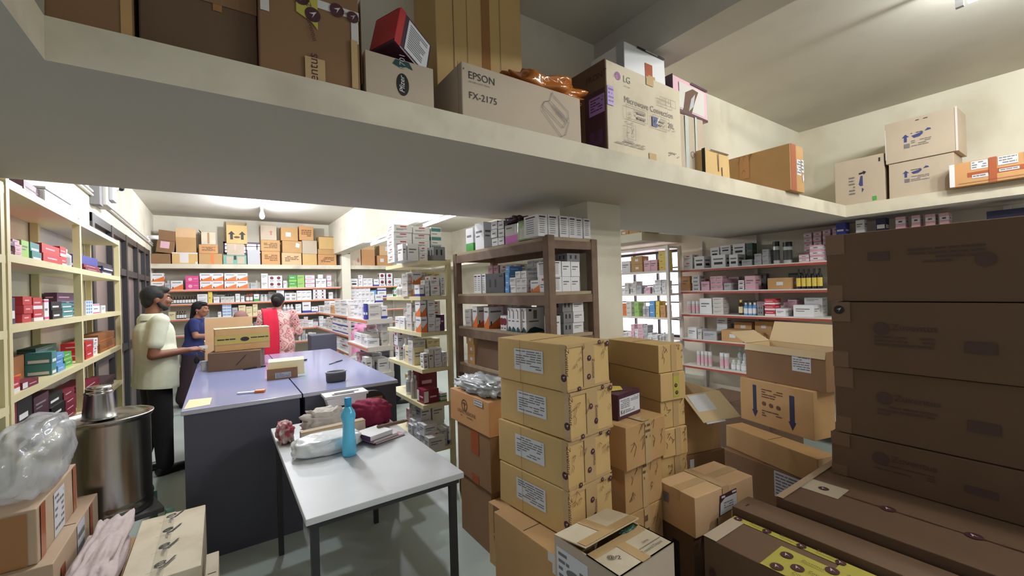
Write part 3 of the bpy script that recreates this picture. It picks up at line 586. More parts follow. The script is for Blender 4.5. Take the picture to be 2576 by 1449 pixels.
# long cartons low at the right: printed yellow tape, plain, wide
def ln(label, x0, x1, y0, y1, h, k, decor, z0=0, name='long_carton'):
    return carton(name, label, (x0, y0), x1-x0, y1-y0, h, z0, k, 0, decor, seam=None)
yt = [('rect', 'tape', 'T', .87, 0, 1, 1, 'tapey'), ('rect', 'tape', 'T', 0, 0, .70, .72, 'tapey'), ('rect', 'tape', 'T', .70, 0, .87, .50, 'tapey'), ('rect', 'tape', 'T', 0, .93, .87, 1, 'kraftg')]
for v in (.97, .82, .66, .50, .34): yt.append(('logo', 'logo', 'T', .93, v, .017, LOGO))
for u, v in ((.50, .67), (.30, .60), (.10, .66), (.62, .50), (.20, .46), (.42, .42), (.72, .36), (.3, .3), (.55, .24)): yt.append(('logo', 'logo', 'T', u, v, .022, LOGO))
for u, v, r_ in ((.30, .56, -90), (.50, .61, -90), (.62, .45, -90), (.10, .60, -90), (.93, .90, -90), (.93, .76, -90), (.93, .6, -90), (.2, .41, -90)): yt.append(('text', 'printing', 'T', u, v, .014, 'Zuventus', 'inkbr', r_))
yt.append(('oval', 'logo', 'L', .05, .72, .012, LOGO, .024))
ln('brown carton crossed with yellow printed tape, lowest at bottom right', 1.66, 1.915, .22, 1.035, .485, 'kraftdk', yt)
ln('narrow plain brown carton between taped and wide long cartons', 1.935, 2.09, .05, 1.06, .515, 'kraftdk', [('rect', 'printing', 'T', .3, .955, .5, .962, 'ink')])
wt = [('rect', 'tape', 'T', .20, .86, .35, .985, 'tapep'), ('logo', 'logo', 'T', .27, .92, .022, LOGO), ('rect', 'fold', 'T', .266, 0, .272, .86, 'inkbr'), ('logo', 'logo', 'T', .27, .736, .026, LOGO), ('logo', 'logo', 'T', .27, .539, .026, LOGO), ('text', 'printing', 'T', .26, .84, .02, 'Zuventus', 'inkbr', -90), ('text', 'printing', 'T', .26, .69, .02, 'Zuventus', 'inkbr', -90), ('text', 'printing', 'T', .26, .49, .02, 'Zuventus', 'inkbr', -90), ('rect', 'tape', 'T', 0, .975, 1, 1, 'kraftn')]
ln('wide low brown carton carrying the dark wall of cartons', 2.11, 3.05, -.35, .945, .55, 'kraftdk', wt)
z_ = .552; hs = (.22, .335, .335, .345)
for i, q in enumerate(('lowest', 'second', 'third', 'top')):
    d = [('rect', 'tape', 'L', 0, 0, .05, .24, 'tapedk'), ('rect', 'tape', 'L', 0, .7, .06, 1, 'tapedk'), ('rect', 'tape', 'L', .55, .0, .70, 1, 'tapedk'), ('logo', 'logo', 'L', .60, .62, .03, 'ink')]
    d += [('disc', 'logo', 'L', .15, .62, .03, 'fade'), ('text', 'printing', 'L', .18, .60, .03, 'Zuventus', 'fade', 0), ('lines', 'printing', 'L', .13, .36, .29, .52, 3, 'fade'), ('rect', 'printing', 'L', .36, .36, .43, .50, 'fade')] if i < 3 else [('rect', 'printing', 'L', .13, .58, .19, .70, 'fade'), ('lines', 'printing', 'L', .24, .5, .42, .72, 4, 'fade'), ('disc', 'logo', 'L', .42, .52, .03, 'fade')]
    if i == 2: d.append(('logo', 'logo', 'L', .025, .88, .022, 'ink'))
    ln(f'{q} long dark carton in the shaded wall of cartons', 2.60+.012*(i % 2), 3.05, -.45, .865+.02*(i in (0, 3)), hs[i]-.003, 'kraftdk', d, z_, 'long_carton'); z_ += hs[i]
# cartons between the column stack and the shaded wall
o = carton('carton', 'open brown carton with a white lined flap hanging out', (2.42, 1.62), .30, .40, .38, .46, 'kraft', -14, flaps=[('F', 128, .21, 'kraft'), ('K', 30, .12, 'kraft')])
MB().box(.06, -.002, -.0, .16, 0, 0, 'label').build('sheet', parent=o) if 0 else None
f_ = MB(); f_.add([(.02, -.015, .378), (.17, -.015, .378), (.17, -.175, .245), (.02, -.175, .245)], [(0, 1, 2, 3)], 'label'); f_.build('flap_lining', parent=o)
carton('carton', 'brown carton under the open carton with hanging flap', (2.40, 1.60), .34, .42, .458, 0, 'kraftd', -12, [('rect', 'sticker', 'F', .1, .5, .2, .95, 'label')])
AR = (('carton low behind the wide carton with a white label', (3.02, 1.13), .24, .66, .29, 0, 'kraftd', -10, sticker('L', .62, .35, .88, .95, 7), None),
      ('long tan carton lying under the arrow carton', (2.99, 1.09), .16, .72, .165, .292, 'kraft', -17, [('rect', 'side_panel', 'F', 0, 0, 1, 1, 'kraft2')], None),
      ('brown carton with two large down arrows', (3.30, 1.22), .22, .58, .335, .46, 'kraft', -14, [('poly', 'arrow_mark', 'L', ((.20, .88), (.25, .88), (.25, .30), (.27, .30), (.225, .14), (.18, .30), (.20, .30)), 'navy'), ('poly', 'arrow_mark', 'L', ((.71, .82), (.77, .82), (.77, .26), (.79, .26), (.74, .08), (.69, .26), (.71, .26)), 'navy'), ('lines', 'printing', 'L', .33, .62, .62, .84, 4, 'inkbr'), ('disc', 'printing', 'L', .36, .50, .016, 'inkbr'), ('disc', 'printing', 'L', .46, .49, .016, 'inkbr'), ('disc', 'printing', 'L', .56, .48, .016, 'inkbr'), ('lines', 'printing', 'L', .33, .2, .6, .36, 3, 'inkbr')], None),
      ('open brown carton with raised flaps and a shipping label', (3.33, 1.15), .28, .60, .27, .797, 'kraftd', -12, sticker('L', .62, .42, .84, .84, 6), [('K', 62, .16, 'inside'), ('R', 25, .17, 'kraft2'), ('L', 172, .05, 'kraftd')]))
for lb, p, w, l, h, z0, k, yw, d, fl in AR: carton('carton', lb, p, w, l, h, z0, k, yw, d, flaps=fl)
carton('carton', 'added dark carton filling the gap below the red edged shelves', (3.85, 1.75), .55, .8, .42, 0, 'kraftdk', -4)  # added filler so the bright floor gap reads dark
# ------------------------------------------------------------------ packing counter: two slate cabinets pushed together
def counter(label, x0, x1, y0, y1):
    o = empty('packing_counter', (x0, y0, 0), 0, label, 'counter'); w, l = x1-x0, y1-y0
    MB().box(.012, .012, 0, w-.012, l-.012, .872, 'slate').build('body', parent=o)
    MB().rbox(0, 0, .874, w, l, .90, 'top', r=.003).box(.001, -.001, .878, w-.001, 0, .896, 'edgew').build('worktop', parent=o)
    return o
counter('left slate counter with a glossy blue-grey top', -.205, .428, 3.11, 5.5)
c2 = counter('right slate counter with a white appliance on its front', .436, 1.08, 3.11, 5.5)
a = on_y(1028, 1000, 3.11)
MB().rbox(.63, .2, .55, .70, .36, .74, 'black', r=.02).build('handle', parent=c2)
# white appliance hooked at the counter's front edge
a, b = on_y(812, 985, 3.0), on_y(926, 985, 3.0)
o = empty('wall_appliance', ((a.x+b.x)/2, 3.02, .62), 0, 'white plastic appliance with slots on the counter front', 'appliance')
pr = [(-.13, .245), (-.085, .10), (-.065, .03), (-.03, 0), (.045, 0), (.08, .05), (.12, .20), (.125, .255)]
mb = MB(); vs = [(x, -.055, z) for x, z in pr]+[(x, .075, z) for x, z in pr]; n_ = len(pr)
mb.add(vs, [tuple(range(n_))[::1], tuple(range(2*n_-1, n_-1, -1))]+[(i, i+n_, (i+1) % n_+n_, (i+1) % n_) for i in range(n_)], 'white'); mb.build('body', parent=o)
MB().box(-.14, -.065, .25, .135, .08, .266, 'white').build('lid', parent=o)
MB().box(-.05, -.058, .178, .07, -.0555, .195, 'ink').box(-.09, -.045, .2665, .05, -.01, .2672, 'ink').box(-.07, .0, .2665, .09, .02, .2672, 'ink').box(-.02, -.0575, .125, .03, -.0555, .132, 'ink2').build('slot', parent=o)
mb = MB().lathe((.165, -.045, .16), [(0, 0), (.10, 0), (.10, .02), (.088, .02), (.088, .1), (0, .1)], 'black', 28, axis='y'); mb.build('side_cover', parent=o)
MB().rbox(.11, -.03, .02, .27, .08, .16, 'black', r=.01).box(.15, -.0475, .14, .235, -.046, .215, 'brown').build('lower_cover', parent=o)

# ------------------------------------------------------------------ white table and what lies on it
tx0, tx1, ty0, ty1 = .232, .868, 1.675, 2.96
o = empty('work_table', (tx0, ty0, 0), 0, 'white topped work table with dark steel legs', 'table'); w, l = tx1-tx0, ty1-ty0
MB().rbox(0, 0, .725, w, l, .75, 'ttop', r=.003).build('table_top', parent=o)
MB().box(.015, .02, .70, w-.015, .05, .724, 'dsteel').box(.015, l-.05, .70, w-.015, l-.02, .724, 'dsteel').box(.015, .05, .70, .04, l-.05, .724, 'dsteel').box(w-.04, .05, .70, w-.015, l-.05, .724, 'dsteel').build('frame', parent=o)
for x in (.035, w-.035):
    for y in (.05, l-.05): MB().box(x-.014, y-.014, 0, x+.014, y+.014, .70, 'dsteel').build('leg', parent=o)
TZ = .7512
# blue bottle
q = on_z(879, 1145, TZ)
o = empty('water_bottle', (q.x, q.y, TZ), 0, 'translucent blue water bottle standing on the white table', 'bottle')
P['bluepl'] = mat('blue_translucent_plastic', (96, 206, 246), rough=.12, spec=.6, alpha=.86)
P['bluecap'] = mat('blue_plastic_cap', (40, 156, 212), rough=.35)
MB().lathe((0, 0, 0), [(0, .002), (.028, 0), (.033, .006), (.034, .03), (.031, .08), (.029, .12), (.0275, .155), (.030, .172), (.0345, .19), (.0345, .203), (.029, .222), (.018, .236), (.0155, .245)], 'bluepl', 32).build('body', parent=o, smooth=True)
MB().lathe((0, 0, 0), [(0, .243), (.0165, .243), (.0168, .282), (.0155, .286), (0, .286)], 'bluecap', 24).build('cap', parent=o, smooth=True)
# white plastic bag, long carton strip, cloths, notebooks, stick
P['whitebag'] = mat('white_plastic_film', (226, 230, 230), rough=.25, spec=.6, bump=.5, nscale=16)
a = on_z(800, 1118, TZ+.03)
crumple('plastic_bag', 'full white plastic bag on the table beside the blue bottle', 'plastic bag', .435, 2.345, TZ, .165, .10, .048, 'whitebag', 4, amp=.10, rz=.12, freq=2.2)
a = on_z(737, 1082, TZ); b = on_z(880, 1040, TZ)
carton('carton', 'long low carton behind the white plastic bag on the table', (.335, 2.485), .34, .05, .075, TZ, 'kraftg', 4, [('rect', 'fold', 'F', 0, .9, 1, .97, 'kraft')], seam=None)
P['cloth'] = mat('pale_cloth', (206, 198, 190), rough=.95, noise=.1, nscale=30, bump=.3)
P['maroonc'] = mat('maroon_cloth', (132, 30, 66), rough=.95, noise=.15, nscale=40, bump=.4)
P['redc'] = mat('red_white_cloth', (150, 70, 78), rough=.95, nscale=22, stain=(214, 200, 196), bump=.3)
crumple('cloth', 'crumpled pale cloth behind the long low carton on the table', 'cloth', .485, 2.665, TZ, .125, .07, .07, 'cloth', 6, amp=.3, freq=3.0)
crumple('cloth', 'red patterned cloth bundle at the left end of the long carton', 'cloth', .275, 2.66, TZ, .04, .09, .055, 'redc', 8, amp=.25)
crumple('cloth', 'maroon cloth heap behind the blue bottle', 'cloth', .745, 2.66, TZ, .095, .12, .08, 'maroonc', 2, amp=.16, rz=.5)
for i, (x, y, w, l, h, c, rz, lb) in enumerate(((.655, 2.26, .19, .15, .010, 'purple', .30, 'lowest notebook in the small pile beside the blue bottle'), (.645, 2.255, .165, .145, .014, 'lpink', .36, 'middle notebook in the small pile beside the blue bottle'), (.625, 2.25, .145, .14, .026, 'purple', .34, 'thick top notebook of the pile beside the blue bottle'))):
    zb = TZ+(0, .0112, .0264)[i]
    o = empty('notebook', (x, y, zb), rz, lb, 'notebook', 'notebooks on the table')
    MB().box(.002, .002, .0015, w-.002, l-.002, h-.0015, 'white').build('pages', parent=o)
    MB().box(0, 0, 0, w, l, .0015, c).box(0, 0, h-.0015, w, l, h, 'white' if i else 'lpink').box(-.001, 0, 0, .002, l, h, c).build('cover', parent=o)
a, b = on_z(940, 1083, TZ+.02), on_z(1005, 1053, TZ+.02)
mb = MB().tube([(.70, 2.37, TZ+.058), (.86, 2.40, TZ+.052), (.885, 2.405, TZ+.050)], .009, 'wood', 8, [.010, .010, .006]); tag(mb.build('wooden_stick'), 'brown wooden stick lying over notebooks at the table edge', 'stick')
tag(MB().rbox(.69, 2.345, TZ+.0535, .735, 2.36, TZ+.066, 'purple', r=.004).build('pen'), 'purple pen on top of the notebooks', 'pen') if 0 else None

# ------------------------------------------------------------------ things on the counter
CZ = .9005
def czpt(x, y): return on_z(x, y, CZ)
a, b = czpt(523, 937), czpt(656, 925)
B1 = carton('carton', 'large brown carton with a pen slash on the counter', (a.x, a.y), (b-a).length, .34, .165, CZ, 'kraftdk', math.degrees(math.atan2(b.y-a.y, b.x-a.x)), [line('F', .52, .25, .72, .78, .008, 'ink', 'printing', .6, .165)])
zt2 = CZ+.167
carton('printed_carton', 'yellow printed carton on top of the large brown carton', (a.x+.055, a.y+.03), .43, .20, .20, zt2, 'kraft', 3, [('rect', 'panel', 'F', 0, .30, 1, .72, 'yellowk'), ('lines', 'printing', 'F', .04, .5, .36, .57, 1, 'ink', .8), ('lines', 'printing', 'F', .64, .52, .97, .58, 1, 'ink', .8), ('oval', 'printing', 'F', .53, .5, .035, 'ink', .02), ('rect', 'panel', 'T', 0, 0, 1, 1, 'cream'), ('lines', 'printing', 'T', .1, .2, .9, .85, 4, 'dgreen')], seam=None) if P.setdefault('yellowk', mat('yellow_print_on_board', (176, 158, 86), rough=.6)) else None
c = czpt(526, 905)
carton('carton', 'open kraft carton with an upright flap behind the yellow carton', (c.x-.02, a.y+.52), .40, .28, .22, CZ, 'kraft2', 3, flaps=[('F', 4, .235, 'kraft2'), ('R', 60, .1, 'kraft2')], decor=[])
a, b = czpt(672, 958), czpt(749, 949)
Lb = carton('carton', 'small brown box holding leaflets on the counter', (a.x, a.y), (b-a).length, .11, .085, CZ, 'kraftd', math.degrees(math.atan2(b.y-a.y, b.x-a.x)), sticker('F', .26, .12, .78, .62, 4, 'lgrey'), flaps=[])
MB().add([(.012, .012, .02), (.262, .012, .02), (.262, .03, .135), (.012, .03, .135), (.012, .06, .02), (.262, .06, .02), (.262, .075, .155), (.012, .075, .155)], [(0, 1, 2, 3), (7, 6, 5, 4), (3, 2, 6, 7), (0, 3, 7, 4), (1, 5, 6, 2)], 'cream').build('leaflets', parent=Lb)
a = czpt(851, 963)
o = empty('plastic_tub', (a.x, a.y+.07, CZ), 0, 'dark grey oval plastic tub on the counter', 'tub')
M_ = Matrix.Diagonal((1.25, .8, 1, 1))
MB().lathe((0, 0, 0), [(0, 0), (.052, 0), (.056, .01), (.058, .075), (.054, .075), (.05, .012), (0, .01)], 'dgrey', 28, M_).build('body', parent=o, smooth=True)
MB().lathe((0, 0, 0), [(.0575, .068), (.061, .07), (.061, .078), (.0545, .078), (.054, .07)], 'lgrey', 28, M_).build('rim', parent=o, smooth=True)
def flat_tool(name, label, cat, p, q, w, h, k, k2=None, frac=.4):
    a, b = czpt(*p), czpt(*q); d = b-a; o = empty(name, (a.x, a.y, CZ), math.atan2(d.y, d.x), label, cat); L = d.length
    MB().rbox(0, -w/2, 0, L*(1-frac if k2 else 1), w/2, h, k, r=min(h, w)*.3).build('blade' if k2 else 'body', parent=o)
    if k2: MB().rbox(L*(1-frac), -w*.7, 0, L, w*.7, h*1.5, k2, r=h*.4).build('handle', parent=o)
flat_tool('box_cutter', 'white box cutter with orange end near the counter front', 'cutter', (597, 992), (667, 986), .028, .012, 'white', 'orange', .36)
flat_tool('black_ruler', 'black rod lying before the large brown carton', 'ruler', (612, 931), (668, 922), .018, .012, 'black')
flat_tool('marker_pen', 'dark marker pen behind the leaflet box', 'pen', (742, 913), (771, 906), .02, .014, 'black')
flat_tool('scissors', 'dark scissors lying open on the right counter', 'scissors', (829, 917), (860, 907), .012, .006, 'dsteel', 'black', .45)
mb = MB(); a, b, c_, d_ = czpt(462, 1030), czpt(528, 1018), czpt(533, 1000), czpt(476, 1006)
for q in (a, b, c_, d_): q.z = CZ+.0006
tag(MB().add([a, b, c_, d_]+[q-Vector((0, 0, .0008)) for q in (a, b, c_, d_)], [(0, 1, 2, 3), (7, 6, 5, 4)], 'cream').build('reflection_patch'), 'pale patch painted as a reflection at the left counter corner', 'paper')  # flat cream patch put in as a reflection on the glossy worktop
a = czpt(516, 888)
tag(MB().box(0, 0, 0, .15, .10, .002, 'lpink').build('paper_slip', loc=(a.x-.09, a.y-.5, CZ+.09), rot=(.15, -.1, .3)), 'pink paper slip sticking out beside the large brown carton', 'paper') if 0 else None
a = czpt(516, 905)
o = empty('glass_jar', (-.13, 4.75, CZ), 0, 'small jar on the counter left of the large brown carton', 'jar')
MB().cyl((0, 0, 0), .03, .07, 'clear', 16).build('body', parent=o, smooth=False); MB().cyl((0, 0, .07), .031, .015, 'lgrey', 16).build('lid', parent=o)

# ------------------------------------------------------------------ steel drum, tumbler, stool, cartons and bag at the left
dx, dy = -.49, 3.17
o = empty('stool', (dx, dy, 0), .3, 'low turquoise legged stool under the steel drum', 'stool')
MB().rbox(-.165, -.165, .37, .165, .165, .40, 'dgrey', r=.006).build('seat', parent=o)
P['turq'] = mat('turquoise_paint', (112, 164, 148), rough=.6)
for x in (-.17, .17):
    for y in (-.17, .17): MB().box(x*1.08-.018, y*1.08-.018, 0, x*1.08+.018, y*1.08+.018, .385, 'turq').build('leg', parent=o)
o = empty('steel_drum', (dx-.03, dy, .402), 0, 'large stainless steel storage drum with a dished lid', 'drum')
MB().lathe((0, 0, 0), [(0, 0), (0.1665, 0), (0.1764, .004), (0.1800, .012), (0.1746, .022), (0.1827, .032), (0.1827, .042), (0.1746, .052), (0.1827, .064), (0.1827, .074), (0.1764, .088), (0.1764, .50), (0.1800, .51)], 'steel', 56).build('body', parent=o, smooth=True)
MB().lathe((0, 0, 0), [(0.1782, .500), (0.1854, .512), (0.1926, .524), (0.1908, .530), (0.1845, .526), (0.1665, .505), (.06, .520), (0, .522)], 'steel', 56).build('lid', parent=o, smooth=True)
o = empty('steel_tumbler', (dx-.06, dy-.03, .925), 0, 'upturned steel pot standing on the drum lid', 'steel pot')
MB().lathe((0, 0, 0), [(0, .001), (.070, 0), (.070, .01), (.058, .13), (.061, .138), (.056, .145), (.053, .152), (.055, .16), (.048, .172), (0, .174)], 'steel', 40).build('body', parent=o, smooth=True)
MB().lathe((0, 0, 0), [(.0705, 0), (.074, .003), (.0705, .008)], 'steel', 40).build('rim', parent=o, smooth=True)
# cartons at the bottom left, all on the floor
def lc(label, x0, x1, y0, y1, z0, h, k, decor=(), yaw=0, name='carton', **kw): return carton(name, label, (x0, y0), x1-x0, y1-y0, h, z0, k, yaw, decor, **kw)
lc('kraft carton low at the wall carrying the bagged carton', -.735, -.525, 2.24, 2.93, 0, .60, 'kraftn', [('rect', 'edge_tape', 'R', .45, .3, .62, 1, 'label'), ('rect', 'tape', 'R', .75, 0, .82, 1, 'tapeo'), ('lines', 'edge_tape', 'R', .46, .4, .61, .95, 6, 'ink2'), ('rect', 'tape', 'R', .12, 0, .2, .9, 'tapeo'), ('rect', 'tape', 'F', .3, 0, .75, .9, 'tape')])
lc('kraft carton under the clear plastic bag', -.735, -.57, 2.27, 2.79, .602, .20, 'kraftn', [('rect', 'edge_tape', 'R', .36, .02, .62, .9, 'label'), ('lines', 'edge_tape', 'R', .38, .1, .6, .85, 6, 'ink2'), ('rect', 'tape', 'R', .86, 0, .96, 1, 'tapeo'), ('rect', 'tape', 'R', .06, 0, .16, 1, 'tapeo'), ('rect', 'tape', 'F', .35, 0, .85, .95, 'tape')])
P['bagfilm'] = mat('clear_bag_film', (214, 218, 222), rough=.14, spec=.9, alpha=.50, bump=.9, nscale=9)
crumple('plastic_bag', 'big crinkled clear plastic bag on the cartons before the cream rack', 'plastic bag', -.648, 2.57, .804, .095, .30, .145, 'bagfilm', 11, amp=.13, freq=1.9, n=40)
lc('kraft carton under the pinkish cloth', -.515, -.36, 2.02, 2.72, 0, .42, 'kraft')
P['pinkcloth'] = mat('dusty_pink_cloth', (200, 184, 182), rough=.95, noise=.12, nscale=30, bump=.35)
crumple('cloth', 'dusty pink cloth draped over cartons in front of the steel drum', 'cloth', -.435, 2.42, .421, .075, .36, .075, 'pinkcloth', 15, amp=.30, freq=1.7, n=36)
wl = []
for i in range(4):
    v = .90-.255*i
    wl += [('text', 'logo', 'T', .37, v-.02, .056, 'eJ', 'ink', -6, .4), ('text', 'logo', 'T', .376, v-.018, .056, 'eJ', 'ink', -6, .4), ('text', 'lettering', 'T', .44, v-.03, .016, 'Pfizer', 'ink2', -90), line('T', .30, v-.055, .48, v-.04, .002, 'ink2', 'lettering', .25, .61)]
wl.append(('rect', 'tape', 'T', .36, 0, .52, 1, 'tapep'))
lc('pale carton with a row of black logos on its top tape', -.335, -.085, 2.09, 2.69, 0, .50, 'kraftp', [wl[-1]]+wl[:-1], seam='y')
lc('slim pale carton standing beside the logo carton', -.078, -.03, 1.95, 2.29, 0, .44, 'kraftp')
# meter box, camera and switch box on the left wall
a = on_x(250, 500, XL+.1)
o = empty('meter_box', (XL, 5.55, 2.46), 0, 'cream electrical meter box on wall above the cream rack', 'meter box')
MB().rbox(.002, 0, .02, .10, .30, .32, 'offw', r=.01).build('body', parent=o); MB().rbox(.10, .06, .08, .135, .24, .26, 'lgrey', r=.01).build('cover', parent=o); MB().box(.002, -.14, 0, .07, -.004, .38, 'grey').build('back_plate', parent=o)
o = empty('security_camera', (XL, 6.55, 2.86), 0, 'small white dome camera on the wall near the meter box', 'camera')
MB().lathe((0, 0, 0), [(0, .002), (.05, .002), (.05, .02), (.035, .045), (.03, .05)], 'white', 20, axis='x').build('base', parent=o, smooth=True); MB().ball((.06, 0, -.01), .032, 'black', 14).build('lens', parent=o, smooth=True)
o = empty('security_camera', (XL, 9.1, 2.56), 0, 'white bullet camera on the wall near the back loft', 'camera')
MB().box(.002, -.03, -.05, .04, .03, .05, 'white').build('base', parent=o); MB().lathe((.03, 0, .03), [(0, 0), (.035, 0), (.035, .12), (0, .12)], 'white', 16, axis='x').build('body', parent=o, smooth=True)

# ------------------------------------------------------------------ racks
def rack(label, cat, x0, x1, y0, y1, zs, k, posts, th=.03, lip=None, facing='x-', backing=None, name='shelving_rack', post=.035, ztop=None, zbot=0., lipk=None):
    o = empty(name, (x0, y0, 0), 0, label, cat)
    w, l = x1-x0, y1-y0
    for z in zs:
        s = MB().box(0, 0, z-th, w, l, z, k)
        if lipk:
            if facing == 'x-': s.box(-.004, 0, z-.034, 0, l, z-.006, lipk).box(-.005, 0, z-.012, -.004, l, z-.004, 'metalcw')
            if facing == 'x+': s.box(w, 0, z-.034, w+.004, l, z-.006, lipk)
            if facing == 'y-': s.box(0, -.004, z-.036, w, 0, z-.008, lipk).box(0, -.005, z-.013, w, -.004, z-.004, 'metalcw')
        s.build('shelf', parent=o)
    for (px, py) in posts: MB().box(px-x0-post/2, py-y0-post/2, zbot, px-x0+post/2, py-y0+post/2, ztop or max(zs)+.01, k if name != 'wall_shelving' else 'dsteel').build('post', parent=o)
    if backing: MB().box(*backing).build('back_panel', parent=o) if 0 else None
    return o
ZW = [.50, .84, 1.155, 1.46, 1.77, 2.09]
rack('cream steel rack along the wall beside the man', 'rack', -.975, -.75, 2.72, 5.2, ZW, 'metalc', [(-.768, 2.74), (-.768, 3.89), (-.768, 5.18), (-.955, 2.74), (-.955, 3.89), (-.955, 5.18)], th=.035)
rack('cream steel rack at the very edge nearest the clear bag', 'rack', -.975, -.75, 2.0, 2.70, [1.12, 1.44, 1.76, 2.06], 'metalc', [(-.768, 2.68), (-.955, 2.68)], th=.035)
ZG = [.36, .70, .97, 1.245, 1.52, 1.79]
rack('cream metal rack of medicine cartons beyond the wooden rack', 'rack', 1.23, 1.49, 3.0, 3.78, ZG, 'metalc', [(1.475, 3.02), (1.475, 3.76)], th=.03)
ZF = [.44, .72, 1.0, 1.285]
rack('orange edged rack behind the counter, full of white cartons', 'rack', 1.23, 1.50, 4.42, 5.25, ZF, 'metalcw', [(1.48, 4.44), (1.48, 5.23)], th=.05, lipk='edge')
ZE = [.42, .70, .96, 1.24]
rack('far orange edged rack between printed-dress woman and pink shirt man', 'rack', 1.50, 1.78, 6.38, 8.8, ZE, 'metalcw', [(1.52, 6.36), (1.76, 6.4), (1.76, 8.78)], th=.035, lipk='edge', ztop=1.40)
ZB = [.36, .64, .91, 1.20, 1.47, 1.72]
rack('orange edged shelves along the back wall', 'shelves', -.80, 2.12, 9.53, 9.98, ZB, 'metalcw', [(-.78, 9.9), (.6, 9.95), (2.1, 9.95)], th=.035, lipk='edge', facing='y-', ztop=1.9)
rack('orange edged back wall shelves beyond the back column', 'shelves', 2.34, 4.1, 9.53, 9.98, ZB, 'metalcw', [(2.36, 9.95), (3.4, 9.95)], th=.035, lipk='edge', facing='y-', ztop=1.9)
ZH = [.58, .865, 1.16, 1.45, 1.73]
rack('open pale rack before the bright window', 'rack', 4.40, 4.66, 3.09, 4.6, ZH+[2.02], 'metalcw', [(4.41, 3.1), (4.65, 3.1), (4.41, 4.58), (4.65, 4.58)], th=.025)
ZR = [.27, .59, .905, 1.205, 1.476, 1.735]
rack('red edged shelves along the wall behind the shaded cartons', 'shelves', 4.60, 4.99, -.6, 3.06, ZR, 'metalcw', [(4.97, 3.0), (4.97, 2.35), (4.97, 1.6), (4.97, .5)], th=.03, lipk='edger', ztop=2.08)
# wooden rack
o = empty('wooden_rack', (1.49, 1.80, 0), 0, 'weathered brown wooden rack standing left of the column', 'rack'); w, l = .385, 1.16
ZO = [.62, 1.01, 1.285, 1.53, 1.84]
for z in ZO:
    MB().box(.01, .01, z-.018, w-.01, l-.01, z, 'woodl').build('shelf', parent=o)
    for x in (.004, w-.034): MB().box(x, .05, z-.075, x+.03, l-.05, z-.019, 'wood').build('rail', parent=o)
    for y in (.004, l-.034): MB().box(.05, y, z-.065, w-.05, y+.03, z-.019, 'wood').build('rail', parent=o)
for x in (0, w-.05):
    for y in (0, l-.05): MB().rbox(x, y, 0, x+.05, y+.05, 1.85 if x == 0 and y == 0 else 1.838, 'wood', r=.006).build('post', parent=o)

